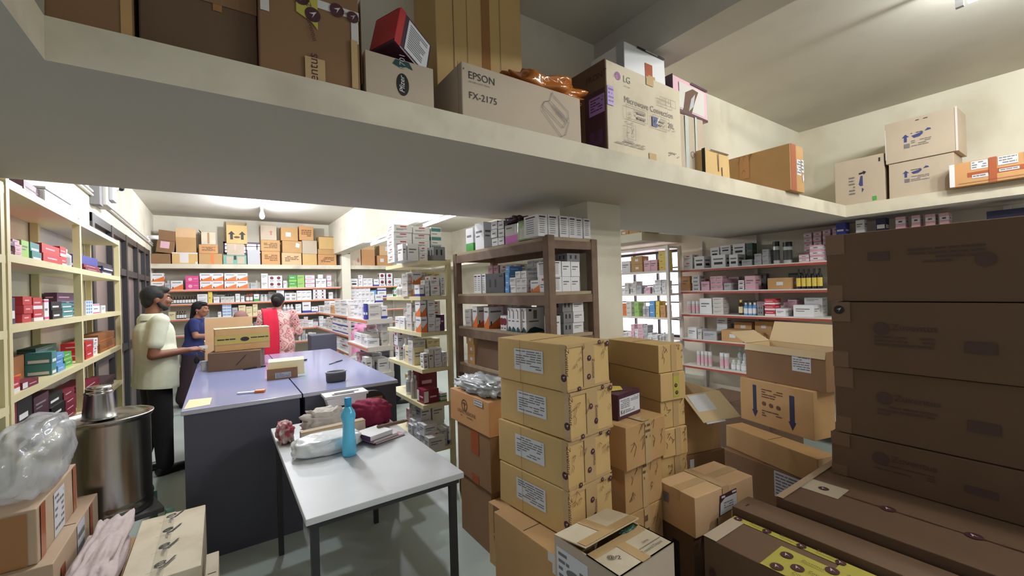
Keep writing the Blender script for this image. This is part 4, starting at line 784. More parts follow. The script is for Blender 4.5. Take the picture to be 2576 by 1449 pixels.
# ------------------------------------------------------------------ medicine cartons, bottles and jars on the shelves
ORD = ['first', 'second', 'third', 'fourth', 'fifth', 'sixth', 'seventh', 'eighth', 'ninth', 'tenth', 'eleventh', 'twelfth', 'thirteenth', 'fourteenth', 'fifteenth', 'sixteenth', 'seventeenth', 'eighteenth', 'nineteenth', 'twentieth']+[f'{i}th' for i in range(21, 90)]
L1 = [(.12, .62, .80, .70, 'ink2'), (.12, .46, .55, .52, 'ink2')]
ST = {  # key: (phrase, main colour, front marks)
 'w': ('white medicine carton', 'white', L1), 'wr': ('white red-barred carton', 'white', [(.34, .70, .68, .84, 'red'), (.12, .42, .7, .49, 'ink2'), (.12, .28, .5, .34, 'ink2')]),
 'wb': ('white blue-based carton', 'white', [(0, 0, 1, .2, 'blue'), (.15, .6, .75, .7, 'ink2')]), 'wo': ('white and orange carton', 'white', [('t', ((0, .12), (.55, .38), (1, .62), (1, 0), (0, 0)), 'orange'), (.12, .74, .85, .82, 'ink2'), (.12, .12, .2, .34, 'ink')]),
 'wt': ('white and teal carton', 'white', [(.04, .52, .96, .9, 'teal'), (.1, .2, .6, .28, 'ink2')]), 'wp': ('white pink-striped carton', 'white', [(0, .04, 1, .14, 'pink'), (0, .86, 1, .94, 'pink'), (.12, .45, .7, .55, 'ink2')]),
 'wg': ('white and green carton', 'white', [(0, 0, 1, .34, 'green'), (.15, .6, .75, .7, 'ink2')]), 'wd': ('white green-edged carton', 'white', [(0, 0, 1, .06, 'dgreen'), (0, 0, .06, 1, 'dgreen'), (.25, .45, .75, .6, 'ink2')]),
 'ww': ('white green-waved carton', 'white', [('t', ((0, 0), (1, 0), (.9, .1), (.45, .22), (.2, .16)), 'dteal'), (.15, .42, .7, .47, 'ink2'), (.15, .86, .3, .95, 'ink'), (.4, .55, .6, .9, 'ink2')]),
 'wl': ('tall small-print carton', 'white', [(.12, .86, .8, .93, 'purple')]+[(.15, .76-.1*i, .7, .79-.1*i, 'ink2') for i in range(7)]), 'wv': ('white dark-oval carton', 'white', [(.2, .22, .8, .42, 'ink'), (.15, .6, .85, .72, 'ink2')]),
 'wm': ('white and magenta carton', 'offw', [(0, 0, 1, .42, 'magenta'), (.7, .5, .85, .85, 'white'), (.1, .8, .5, .86, 'ink2')]), 'ws': ('white red-dotted carton', 'white', [('d', .5, .6, .26, 'maroon'), (.2, .1, .8, .2, 'ink2')]),
 'g': ('grey carton', 'grey', [(.2, .4, .35, .8, 'ink'), (.6, .4, .75, .8, 'ink')]), 'lg': ('light grey carton', 'lgrey', L1), 'dg': ('dark grey carton', 'dgrey', [(.2, .3, .3, .7, 'ink'), (.5, .3, .6, .7, 'ink'), (.75, .8, .95, .9, 'ink')]),
 'k': ('small brown carton', 'kraft', [(.38, .35, .66, .65, 'label')]), 'ko': ('small orange-brown carton', 'krafto', L1), 'cr': ('cream carton', 'cream', L1), 'ow': ('off-white carton', 'offw', L1), 'br': ('brown printed carton', 'brown', [(.1, .2, .9, .28, 'orange')]),
 'r': ('red carton', 'red', [(.2, .45, .7, .6, 'lpink')]), 'rw': ('red and white carton', 'red', [(0, 0, 1, .3, 'white'), (.1, .5, .8, .62, 'lpink')]), 'm': ('maroon carton', 'maroon', [(.15, .5, .7, .62, 'lpink')]), 'mw': ('maroon white-ended carton', 'maroon', [(0, .1, .3, .9, 'white'), (.4, .4, .85, .52, 'lpink')]),
 'pk': ('bright pink carton', 'pink', [('d', .35, .5, .24, 'lpink'), (.6, .55, .9, .63, 'lpink')]), 'lp': ('light pink carton', 'lpink', L1), 'pw': ('pink and white carton', 'lpink', [(0, .3, 1, .7, 'white'), (.3, .42, .7, .58, 'purple')]), 'pu': ('purple carton', 'purple', [(.1, .55, .7, .65, 'lpink')]), 'pm': ('dark plum carton', 'plum', L1),
 'b': ('blue carton', 'blue', [(.1, .3, .8, .45, 'white')]), 'bl': ('sky blue carton', 'sky', [(.1, .5, .7, .6, 'white')]), 'bw': ('blue-white checked carton', 'white', [(.08+.3*i, .08+.24*j, .28+.3*i, .24+.24*j, 'sky') for i in range(3) for j in range(4)]), 'n': ('navy carton', 'navy', [(.1, .2, .9, .5, 'white')]), 'bk': ('black carton', 'black', [(.1, .3, .7, .5, 'white')]),
 'gr': ('green carton', 'green', [(0, 0, 1, .25, 'lime'), (.15, .6, .7, .7, 'white')]), 'li': ('lime green carton', 'lime', L1), 'tg': ('teal carton', 'teal', [(.1, .1, .9, .35, 'white')]), 'dt': ('dark teal carton', 'dteal', [(.75, .6, .95, .9, 'lgrey')]), 'dk': ('dark green carton', 'dgreen', L1),
 'y': ('yellow carton', 'yellow', [(.2, .4, .5, .5, 'brown')]), 'o': ('orange carton', 'orange', L1),
 # bottles and jars
 'btl': ('white-labelled dark bottle', 'B', ('amber', 'white', 'black')), 'jar': ('white plastic jar', 'J', ('white', 'lgrey', 'white')), 'jr': ('silver tin', 'J', ('lgrey', 'white', 'grey')), 'jp': ('pink labelled jar', 'J', ('offw', 'lpink', 'white')), 'cl': ('pale-labelled clear bottle', 'B', ('clear', 'offw', 'white')), 'cg': ('clear green bottle', 'B', ('clear', 'white', 'white')),
 'yb': ('yellow-labelled black bottle', 'B', ('black', 'yellow', 'black')), 'bb': ('blue bottle', 'B', ('sky', 'white', 'white')), 'yc': ('yellow-capped dark bottle', 'B', ('amber', 'cream', 'yellow')), 'wbt': ('white bottle', 'B', ('white', 'lgrey', 'white')), 'jd': ('dark lidded canister', 'J', ('clear', 'dgrey', 'black')), 'rb': ('red-brown bottle', 'B', ('brown', 'white', 'red'))}
NM = {'B': ('bottle', 'bottle'), 'J': ('jar', 'jar')}
UCLIP = {('x+', -.75): ((2.71, 2.768), (3.862, 3.918), (5.15, 5.21)), ('y', 3.0): ((1.452, 1.6),), ('y', 4.42): ((1.458, 1.6),)}
SHELF = {}   # shelf phrase -> list of (u, row, nrows, style, object)
def item_mesh(st, w, d, h):
    ph, mn, marks = ST[st]; e = .0006
    mb = MB()
    if mn in NM:
        r = min(w, d)/2*.96; b, lb, cp = marks; n = 12
        if mn == 'B': mb.lathe((w/2, d/2, 0), [(0, 0), (r, 0), (r, h*.66), (r*.42, h*.80), (r*.42, h*.84)], b, n).lathe((w/2, d/2, 0), [(r*1.015, h*.12), (r*1.015, h*.55)], lb, n).lathe((w/2, d/2, 0), [(r*.48, h*.84), (r*.48, h), (0, h)], cp, n)
        else: mb.lathe((w/2, d/2, 0), [(0, 0), (r*.95, 0), (r*.97, h*.78)], b, n).lathe((w/2, d/2, 0), [(r*.985, h*.15), (r*.985, h*.62)], lb, n).lathe((w/2, d/2, 0), [(r*.97, h*.78), (r, h*.78), (r, h), (0, h)], cp, n)
        return mb
    mb.box(0, 0, 0, w, d, h, mn)
    for f in ('F', 'S', 'R'):
        for m in marks:
            if f == 'F': q = lambda u, v: (u*w, -e, v*h)
            elif f == 'S': q = lambda u, v: (-e, d*(1-u), v*h)
            else: q = lambda u, v: (w+e, d*u, v*h)
            if m[0] == 't': mb.add([q(*p) for p in m[1]], [tuple(range(len(m[1])))], m[2])
            elif m[0] == 'd':
                rr = m[3]*h; ww = w if f == 'F' else d
                mb.add([q(m[1]+rr*math.cos(t*.5236)/ww, m[2]+m[3]*math.sin(t*.5236)) for t in range(12)], [tuple(range(12))], m[4])
            else: mb.add([q(m[0], m[1]), q(m[2], m[1]), q(m[2], m[3]), q(m[0], m[3])], [(0, 1, 2, 3)], m[4])
    return mb
RI = random.Random(21)
def put(shelf, plane, q, z, u, w, d, h, st, inset, row=0, nrows=1, tilt=0.):
    for a_, b_ in UCLIP.get((plane, round(q, 2)), ()):
        if inset < .06 and u < b_ and u+w > a_:
            if a_-u > u+w-b_: w = a_-u-.001
            else: w = u+w-b_-.001; u = b_+.001
    if w < .012: return None
    mb = item_mesh(st, w-.0015, d, h-.0012); mn = ST[st][1]
    nm, cat = NM.get(mn, ('medicine_carton', 'carton'))
    if st in ('k', 'ko'): nm = 'small_carton'
    elif mn not in ('white', 'offw', 'lgrey', 'cream') and nm == 'medicine_carton': nm = 'coloured_carton'
    a = RI.uniform(-1, 1)*math.radians(2.2) if nrows == 1 else RI.uniform(-.6, .6)*math.radians(1)
    if plane == 'y': loc, rz = (u, q+inset, z), 0
    elif plane == 'x-': loc, rz = (q+inset, -u, z), -math.pi/2
    else: loc, rz = (q-inset, u, z), math.pi/2
    o = mb.build(nm, loc=loc, rz=rz+a); SHELF.setdefault(shelf, []).append((u, row, nrows, st, o)); o['category'] = cat; return o
def to_u(plane, q, x, y):
    if plane == 'y': return on_y(x, y, q).x
    return (-1 if plane == 'x-' else 1)*on_x(x, y, q).y
def row(shelf, plane, q, z, items, dep=.13, inset=.02):
    for it in items:
        x0, x1, yt, st = it[:4]; nc = it[4] if len(it) > 4 else 1; nr = it[5] if len(it) > 5 else 1; dp = it[6] if len(it) > 6 else dep; ins = it[7] if len(it) > 7 else inset
        u0, u1 = to_u(plane, q, x0, yt), to_u(plane, q, x1, yt)
        zt = (on_y if plane == 'y' else on_x)((x0+x1)/2, yt, q).z; h = max(.015, (zt-z)/nr); w = (u1-u0)/nc
        for c in range(nc):
            for r in range(nr):
                put(shelf, plane, q, z+.001+h*r, u0+w*c, w, min(dp, max(w, dp)), h, st, ins+RI.uniform(0, .012), r, nr)
def fill(shelf, plane, q, z, x0, x1, ym, hmin, hmax, styles, dep=.12, inset=.02, wr=(.05, .11), hr=(.035, .085), gap=.12, skip=0.):
    u, u1 = to_u(plane, q, x0, ym), to_u(plane, q, x1, ym)
    while u < u1-.03:
        w = min(RI.uniform(*wr), u1-u); st = RI.choice(styles)
        if RI.random() >= skip:
            if ST[st][1] in NM:
                h = RI.uniform(.6, 1)*min(hmax, .13); w = min(w, .055); put(shelf, plane, q, z+.001, u, w, w, h, st, inset+RI.uniform(0, .03))
            else:
                H = RI.uniform(hmin, hmax); h = RI.uniform(*hr); n = max(1, round(H/h)); d = dep*RI.uniform(.8, 1.1)
                for r in range(n): put(shelf, plane, q, z+.001+H/n*r, u, w, d, H/n, st, inset+RI.uniform(0, .015), r, n)
        u += w+(RI.uniform(0, .03) if RI.random() < gap else .002)
# --- back wall shelves
Y_ = 9.53
S1, S2, S3, S4, S5 = "top back wall shelf", "second back wall shelf", "third back wall shelf", "fourth back wall shelf", "fifth back wall shelf"
row(S1, 'y', Y_, 1.72, [(379, 412, 687, 'wo', 1, 2, .25), (414, 428, 712, 'lg'), (429, 460, 706, 'wo', 1, 1, .25), (466, 500, 694, 'pk', 1, 2, .22), (502, 562, 687, 'wo', 2, 2, .25), (564, 623, 687, 'wo', 2, 2, .25), (630, 646, 712, 'lg', 1, 1), (657, 674, 688, 'w', 1, 2), (675, 710, 693, 'ws', 2, 2), (713, 722, 706, 'w', 1, 1), (727, 747, 693, 'gr', 1, 2), (748, 766, 692, 'li', 1, 2), (768, 792, 692, 'wp', 1, 3), (795, 821, 701, 'w', 2, 1), (803, 816, 690, 'w', 1, 1, .08, .14), (823, 834, 692, 'wp', 1, 2)])
row(S2, 'y', Y_, 1.47, [(427, 494, 746, 'btl', 9, 1, .06), (496, 522, 740, 'w', 1, 2), (523, 534, 734, 'y', 1, 1), (537, 552, 747, 'w', 1), (555, 590, 746, 'ow', 3), (592, 604, 739, 'w', 1, 2), (606, 615, 745, 'w'), (618, 637, 738, 'rb', 2), (639, 652, 740, 'wg'), (655, 674, 741, 'cl', 2), (696, 715, 730, 'w', 1, 3), (717, 746, 737, 'wv', 2, 2), (747, 784, 731, 'w', 3, 2), (788, 820, 728, 'ws', 2, 3), (828, 838, 735, 'w')])
row(S3, 'y', Y_, 1.20, [(424, 441, 785, 'cr', 1), (443, 468, 783, 'btl', 4, 1, .06), (548, 557, 785, 'w'), (559, 582, 766, 'bw', 2, 1), (584, 598, 774, 'lg', 1, 1), (600, 618, 768, 'cr', 1, 2), (619, 635, 771, 'cr', 1, 2), (636, 648, 765, 'cr', 1, 2), (649, 660, 780, 'cr'), (712, 740, 766, 'wbt', 3, 1, .07), (744, 758, 765, 'w', 1, 2), (761, 782, 759, 'wb', 1), (784, 801, 771, 'wb', 2, 1), (803, 826, 768, 'w', 2, 2)])
fill(S4, 'y', Y_, .91, 600, 655, 815, .05, .14, ['btl', 'rb', 'ow', 'lp'], wr=(.05, .08)); fill(S4, 'y', Y_, .91, 742, 840, 808, .08, .26, ['w', 'wr', 'w', 'ow', 'w', 'wp'], wr=(.06, .10))
fill(S5, 'y', Y_, .64, 752, 800, 842, .08, .22, ['jar', 'w', 'jar', 'lg', 'cl'], wr=(.05, .08))
S6, S7, S8 = "top shelf beyond the back column", "second shelf beyond the back column", "third shelf beyond the back column"
row(S6, 'y', Y_, 1.72, [(882, 901, 701, 'wv', 1, 1), (902, 913, 692, 'wr', 1, 2), (914, 938, 700, 'w', 2, 2), (941, 954, 702, 'wb', 1, 1), (955, 969, 687, 'ws', 1, 2), (973, 988, 687, 'ws', 1, 2), (992, 1010, 700, 'w', 1, 2)])
row(S7, 'y', Y_, 1.47, [(884, 932, 722, 'w', 4, 3), (934, 948, 730, 'bl', 1, 2), (950, 972, 716, 'wb', 1, 2), (974, 990, 740, 'w', 1, 1), (992, 1008, 711, 'wg', 1, 2)])
# --- far orange edged rack
Q = 1.50
A1, A2, A3 = "far orange-edged rack's top shelf", "far orange-edged rack's second shelf", "far orange-edged rack's third shelf"
row(A1, 'x-', Q, 1.24, [(801, 810, 772, 'ow', 1, 2), (812, 826, 758, 'w', 2, 2), (827, 836, 768, 'ko', 1, 1), (838, 868, 755, 'w', 2, 4, .2)])
row(A2, 'x-', Q, .96, [(803, 814, 806, 'jar', 1, 1, .08), (816, 830, 803, 'ow', 2, 2), (832, 871, 802, 'wb', 3, 2, .2)])
row(A3, 'x-', Q, .70, [(803, 828, 858, 'w', 3, 2), (831, 870, 848, 'wr', 2, 2, .2)])
# --- orange edged rack behind the counter
Q = 1.23
F1, F2, F3 = "counter-side rack's top shelf", "counter-side rack's second shelf", "counter-side rack's third shelf"
row(F1, 'x-', Q, 1.285, [(884, 906, 752, 'w', 2, 3, .12), (907, 919, 764, 'wb', 1, 2, .10)])
row(F1, 'y', 4.42, 1.285, [(921, 927, 764, 'b', 1, 1, .08), (928, 960, 764, 'ow', 1, 2, .15), (961, 976, 770, 'wb', 1, 1, .12), (977, 983, 772, 'r', 1, 1)])
row(F1, 'y', 4.42, 1.285, [(924, 958, 733, 'w', 3, 4, .12, .22), (960, 980, 740, 'wb', 1, 3, .12, .22)], inset=.2)
row(F2, 'x-', Q, 1.0, [(884, 902, 838, 'w', 2, 1), (904, 918, 842, 'ow', 1, 1)])
row(F2, 'y', 4.42, 1.0, [(927, 957, 853, 'w', 1, 1, .14), (962, 981, 812, 'ow', 1, 3, .12)])
row(F3, 'y', 4.42, .72, [(922, 938, 900, 'w', 1, 1), (940, 950, 910, 'jar', 1), (953, 983, 903, 'w', 1, 1, .2)])
fill(F3, 'x-', Q, .72, 884, 918, 895, .08, .18, ['w', 'ow', 'jar', 'lp'])
# --- cream rack: side facing the counter and end facing the table
GT, G1, G2, G3, G4, G5 = "cream rack's top board", "cream rack's first shelf", "cream rack's second shelf", "cream rack's third shelf", "cream rack's fourth shelf", "cream rack's lowest shelf"
row(GT, 'y', 3.0, 1.79, [(1016, 1026, 612, 'w', 1, 1, .1), (1028, 1056, 612, 'w', 1, 1, .14), (1058, 1078, 620, 'wr', 1, 2, .12), (1092, 1134, 621, 'g', 1, 1, .12, .01)])
row(GT, 'y', 3.0, 1.79, [(1014, 1062, 556, 'wr', 1, 5, .16), (1064, 1108, 561, 'wr', 1, 5, .16), (1111, 1138, 563, 'wt', 1, 4, .14)], inset=.2)
row(GT, 'x-', 1.23, 1.79, [(990, 1000, 616, 'w', 1, 3, .1), (1001, 1010, 580, 'w', 1, 4, .1)])
row(G1, 'x-', 1.23, 1.52, [(985, 1000, 715, 'wbt', 2, 1, .06), (1014, 1030, 685, 'wo', 1, 2, .08)])
row(G1, 'y', 3.0, 1.52, [(1058, 1070, 716, 'wb', 1, 1, .1), (1072, 1083, 704, 'w', 1, 3, .08), (1086, 1109, 694, 'wr', 1, 2, .1), (1112, 1139, 697, 'wr', 2, 3, .12)])
row(G1, 'y', 3.0, 1.52, [(1052, 1100, 684, 'ow', 3, 3, .12), (1102, 1138, 680, 'cr', 2, 3, .12)], inset=.22)
row(G2, 'x-', 1.23, 1.245, [(986, 1010, 798, 'w', 2, 1, .1), (1012, 1036, 785, 'ow', 1, 2, .1)])
row(G2, 'y', 3.0, 1.245, [(1060, 1076, 757, 'wo', 1, 2, .1), (1079, 1097, 755, 'w', 1, 3, .1), (1099, 1111, 800, 'w', 1, 2, .08), (1112, 1122, 792, 'pu', 1, 1, .08), (1124, 1139, 788, 'w', 1, 3, .1)])
row(G2, 'y', 3.0, 1.245, [(1062, 1090, 762, 'ow', 2, 3, .1), (1094, 1138, 758, 'wr', 2, 3, .1)], inset=.22)
row(G3, 'x-', 1.23, .97, [(985, 994, 832, 'wr', 1, 2, .06), (998, 1010, 852, 'wbt', 1, 1, .06), (1012, 1034, 872, 'cr', 1, 1, .1)])
row(G3, 'y', 3.0, .97, [(1068, 1080, 890, 'wv', 1, 3, .06), (1082, 1094, 880, 'ow', 1, 1, .09), (1096, 1114, 876, 'w', 1, 4, .1), (1116, 1139, 886, 'wr', 1, 3, .12)])
row(G3, 'y', 3.0, .97, [(1066, 1100, 862, 'ow', 2, 3, .1), (1104, 1138, 858, 'cr', 2, 3, .1)], inset=.22)
row(G4, 'x-', 1.23, .70, [(1006, 1019, 935, 'wbt', 1, 1, .07), (1022, 1036, 946, 'cl', 1, 1, .07)])
row(G4, 'y', 3.0, .70, [(1070, 1108, 981, 'mw', 1, 1, .13), (1112, 1128, 990, 'wg', 1, 2, .1), (1130, 1140, 970, 'w', 1, 3, .1)])
row(G4, 'y', 3.0, .70, [(1080, 1128, 938, 'm', 1, 1, .12), (1066, 1078, 950, 'cl', 1, 1)], inset=.2)
row(G5, 'y', 3.0, .36, [(1092, 1110, 1088, 'wr', 1, 2, .1), (1112, 1128, 1080, 'w', 1, 2, .1), (1130, 1148, 1072, 'wb', 1, 1, .1)])
row(G5, 'y', 3.0, .36, [(1085, 1112, 1035, 'w', 1, 2, .1), (1114, 1146, 1030, 'ow', 1, 2, .1)], inset=.2)
fill(G5, 'x-', 1.23, .36, 1020, 1075, 1060, .1, .22, ['w', 'ow', 'w', 'wr'], wr=(.06, .1))
# --- wooden rack: long side and end
WT, W1, W2, W3 = "wooden rack's top board", "wooden rack's first shelf", "wooden rack's second shelf", "wooden rack's third shelf"
row(WT, 'x-', 1.49, 1.842, [(1165, 1182, 574, 'wg', 1, 1, .10), (1186, 1208, 560, 'w', 1, 1, .09), (1226, 1243, 556, 'wd', 1, 3, .12), (1244, 1260, 556, 'wd', 1, 3, .12), (1262, 1296, 564, 'wm', 1, 1, .12)])
row(WT, 'x-', 1.49, 1.842, [(1212, 1224, 552, 'wr', 1, 4, .1)], inset=.12)
row(WT, 'y', 1.80, 1.842, [(1386, 1412, 539, 'wl', 1, 1, .13), (1414, 1437, 542, 'wl', 1, 1, .13), (1438, 1456, 544, 'wl', 1, 1, .13), (1457, 1473, 547, 'wl', 1, 1, .13), (1474, 1491, 549, 'wl', 1, 1, .13)])
row(WT, 'y', 1.80, 1.842, [(1360, 1384, 537, 'wl', 1, 1, .13)])
P['greenfilm'] = mat('green_wrapped_film', (130, 160, 100), rough=.22, spec=.7, noise=.12, nscale=9)
a, b = on_x(1298, 560, 1.50), on_x(1356, 560, 1.50); zt = on_x(1330, 548, 1.5).z
o = empty('wrapped_pack', (1.50, b.y, 1.843), 0, 'green film wrapped pack of cartons on the wooden rack top', 'pack')
MB().rbox(.002, 0, 0, .14, a.y-b.y, zt-1.843, 'greenfilm', r=.012, jit=.008, rnd=RI).build('wrapping', parent=o)
MB().box(-.0005, .02, .01, .0015, .10, .09, 'offw').box(-.0005, .12, .01, .0015, .19, .075, 'offw').build('panel', parent=o)
a = on_x(1280, 560, 1.50); crumple('plastic_bag', 'plum plastic bag lying on the magenta carton and green pack', 'plastic bag', 1.56, a.y-.01, on_x(1280, 562, 1.5).z+.004, .06, .09, .022, 'plum', 5, amp=.3)
row(W1, 'x-', 1.49, 1.53, [(1184, 1212, 690, 'wl', 3, 1, .12), (1214, 1258, 688, 'dg', 1, 1, .14), (1262, 1272, 670, 'bl', 1, 4, .1), (1273, 1288, 698, 'w', 1, 2, .1), (1289, 1316, 682, 'w', 2, 3, .12), (1324, 1347, 705, 'wo', 1, 1, .1), (1349, 1366, 694, 'wr', 1, 1, .1)])
row(W1, 'x-', 1.49, 1.53, [(1176, 1200, 668, 'lp', 2, 3, .1), (1204, 1244, 665, 'wr', 2, 3, .1), (1270, 1316, 652, 'w', 3, 5, .08), (1318, 1366, 638, 'g', 2, 4, .1)], inset=.17)
row(W1, 'y', 1.80, 1.53, [(1396, 1418, 656, 'wl', 1, 2, .14), (1419, 1441, 657, 'w', 1, 2, .14), (1442, 1464, 658, 'w', 1, 2, .14)], inset=.02)
row(W2, 'x-', 1.49, 1.285, [(1162, 1177, 779, 'w', 1, 3, .08), (1182, 1194, 772, 'wo', 1, 1, .12), (1210, 1222, 773, 'wo', 1, 1, .12), (1250, 1265, 795, 'ws', 2, 1, .08), (1268, 1313, 775, 'ww', 4, 1, .14)])
row(W2, 'x-', 1.49, 1.285, [(1170, 1200, 762, 'lp', 2, 3, .1), (1212, 1246, 760, 'ow', 2, 3, .1), (1288, 1340, 756, 'w', 4, 3, .1), (1342, 1364, 778, 'g', 1, 2, .1)], inset=.19)
row(W2, 'y', 1.80, 1.285, [(1398, 1416, 795, 'w', 1, 1, .08), (1424, 1448, 757, 'g', 1, 3, .14), (1449, 1476, 757, 'w', 1, 3, .14)])
row(W3, 'x-', 1.49, 1.01, [(1166, 1184, 842, 'k', 1, 3, .12), (1252, 1268, 872, 'jr', 1, 1, .08), (1270, 1284, 872, 'jr', 1, 1, .08)])
a, b = on_x(1190, 870, 1.50), on_x(1246, 870, 1.50)
tag(MB().box(0, 0, 0, .012, a.y-b.y, .205, 'kraftdk').build('cardboard_sheet', loc=(1.52, b.y, 1.012), rot=(0, .12, 0)), 'dark cardboard sheet leaning on the third shelf of the wooden rack', 'cardboard')
tag(MB().rbox(0, 0, 0, .10, .13, .02, 'lgrey', r=.003).build('medicine_carton', loc=(1.51, on_x(1275, 824, 1.5).y, 1.287), rz=.2), 'flat pale carton lying at the second shelf edge of the wooden rack', 'carton') if 0 else None
# --- rack before the window
H1, H2, H3, H4 = "window rack's top shelf", "window rack's second shelf", "window rack's third shelf", "window rack's fourth shelf"
row(H1, 'x-', 4.40, 1.73, [(1560, 1581, 657, 'w', 1, 1), (1584, 1612, 645, 'k', 1, 2), (1617, 1650, 654, 'lp', 2, 1), (1653, 1671, 632, 'y', 1, 3)])
fill(H2, 'x-', 4.40, 1.45, 1560, 1672, 700, .08, .17, ['w', 'lp', 'ow', 'w', 'wbt', 'lg'], wr=(.05, .09))
fill(H3, 'x-', 4.40, 1.16, 1560, 1590, 755, .1, .2, ['y', 'o', 'li', 'ow']); row(H3, 'x-', 4.40, 1.16, [(1592, 1603, 760, 'li', 1, 2), (1606, 1616, 762, 'wbt', 1), (1622, 1629, 770, 'lg', 1), (1631, 1644, 757, 'bl', 1, 2), (1646, 1655, 758, 'y', 1, 2), (1657, 1670, 768, 'ko', 1, 2)])
fill(H4, 'x-', 4.40, .865, 1562, 1676, 820, .06, .20, ['w', 'lg', 'ow', 'lp', 'wbt', 'w'], wr=(.05, .09))
# --- red edged shelves on the right wall
Q = 4.60
R1, R2, R3, R4, R5 = "red-edged rack's top shelf", "red-edged rack's second shelf", "red-edged rack's third shelf", "red-edged rack's fourth shelf", "red-edged rack's fifth shelf"
row(R1, 'x-', Q, 1.735, [(1715, 1738, 641, 'wr', 1, 2), (1743, 1768, 645, 'wv', 1, 1, .14), (1786, 1822, 641, 'wv', 1, 1, .14), (1830, 1852, 640, 'wv', 1, 1, .14), (1862, 1888, 653, 'lg', 1, 1), (1894, 1912, 638, 'lg', 1, 2), (1914, 1930, 627, 'lg', 1, 3), (1935, 1952, 607, 'jd', 1, 1, .1), (1958, 1982, 608, 'jd', 1, 1, .14), (2006, 2032, 640, 'pw', 1, 2), (2034, 2062, 616, 'pw', 1, 3)])
row(R1, 'x-', Q, 1.735, [(1766, 1788, 622, 'wv', 1, 2, .1), (1790, 1816, 616, 'wv', 1, 3, .1), (1822, 1853, 612, 'wv', 1, 2, .1), (1856, 1872, 610, 'dk', 1, 1, .1), (2002, 2022, 584, 'pw', 1, 6, .1), (2026, 2046, 580, 'pw', 1, 6, .1), (2050, 2070, 575, 'pw', 1, 6, .1), (2074, 2094, 568, 'pw', 1, 6, .1)], inset=.17)
row(R1, 'x-', Q, 1.735, [(2100, 2124, 560, 'b', 1, 3, .1), (2150, 2172, 553, 'w', 1, 3, .1), (2200, 2225, 548, 'n', 1, 3, .1), (2250, 2275, 545, 'pw', 1, 4, .1), (2290, 2312, 541, 'pw', 1, 4, .1), (2325, 2350, 538, 'pw', 1, 4, .1), (2360, 2385, 535, 'pw', 1, 4, .1), (2480, 2600, 525, 'n', 1, 2, .15)], inset=.02)
row(R2, 'x-', Q, 1.476, [(1711, 1732, 695, 'ko', 1, 1), (1737, 1756, 693, 'wv', 1, 4), (1761, 1781, 708, 'lp', 1, 1), (1783, 1814, 695, 'lp', 2, 3), (1818, 1836, 712, 'lg', 1, 1), (1854, 1868, 705, 'wv', 1, 2), (1870, 1896, 694, 'lp', 1, 1), (1927, 1986, 699, 'k', 1, 1, .2), (1995, 2062, 676, 'yb', 5, 1, .07)])
row(R3, 'x-', Q, 1.205, [(1722, 1752, 758, 'jp', 3, 1, .08), (1757, 1787, 751, 'w', 1, 1), (1790, 1816, 749, 'ow', 1, 4), (1851, 1863, 755, 'yc', 1, 1, .06), (1865, 1898, 762, 'bb', 3, 1, .06), (1903, 1917, 770, 'g', 1, 2), (1920, 1946, 752, 'rw', 1, 3), (1949, 1974, 777, 'w', 1, 1), (1992, 2044, 768, 'w', 1, 1, .14)])
row(R3, 'x-', Q, 1.205, [(2004, 2050, 750, 'w', 1, 3, .12), (1962, 1985, 756, 'lp', 1, 3)], inset=.17)
row(R4, 'x-', Q, .905, [(1727, 1749, 824, 'w', 1, 1), (1752, 1762, 828, 'ow', 1), (1764, 1798, 834, 'lg', 1, 1), (1812, 1866, 831, 'k', 1, 1, .2), (1870, 1902, 840, 'k', 1, 1, .18)])
row(R4, 'x-', Q, .905, [(1778, 1804, 800, 'w', 1, 2, .1), (1822, 1866, 814, 'k', 1, 2, .12), (1875, 1918, 812, 'k', 1, 2, .12)], inset=.2)
row(R5, 'x-', Q, .59, [(1745, 1782, 885, 'jp', 4, 1, .09), (1802, 1826, 890, 'jp', 2, 1, .09), (1832, 1870, 908, 'cg', 3, 1, .08), (1876, 1900, 882, 'bb', 2, 1, .09)])
row(R5, 'x-', Q, .59, [(1832, 1868, 880, 'cg', 3, 1, .08)], inset=.16)
# --- cream rack along the left wall
Q = -.75
V1, V2, V3, V4, VT = "left rack's first shelf", "left rack's second shelf", "left rack's third shelf", "left rack's fourth shelf", "left rack's top board"
V1, V2, V3, V4, VT = (v.replace('left rack', 'man-side rack') for v in (V1, V2, V3, V4, VT))
row(VT, 'x+', Q, 2.092, [(64, 100, 462, 'w', 1, 1, .1), (106, 150, 470, 'pm', 1, 1, .12), (186, 203, 538, 'n', 1, 1, .1)], inset=.06)
a, b = on_x(114, 510, -.80), on_x(180, 530, -.80)
o = empty('plastic_box', (-.93, a.y, 2.093), 0, 'clear plastic box on top of the cream rack beside the man', 'box')
MB().rbox(0, 0, 0, .13, b.y-a.y, .10, mat('frosted_plastic', (214, 218, 224), rough=.25, alpha=.75), r=.008).build('body', parent=o); MB().rbox(-.003, -.003, .101, .133, b.y-a.y+.003, .115, 'lgrey', r=.004).build('lid', parent=o)
row(V1, 'x+', Q, 1.77, [(36, 54, 606, 'pu', 1, 3, .14), (55, 71, 604, 'lp', 1, 4, .14), (76, 94, 606, 'li', 1, 1, .14), (98, 120, 612, 'tg', 1, 2, .14), (124, 168, 618, 'r', 1, 2, .15), (170, 184, 622, 'rw', 1, 2, .14), (188, 197, 628, 'wbt', 1, 1, .07)])
row(V1, 'x+', Q, 1.77, [(226, 262, 668, 'm', 1, 2, .13), (224, 263, 646, 'b', 1, 1, .15, .04), (268, 292, 672, 'n', 1, 2, .12)])
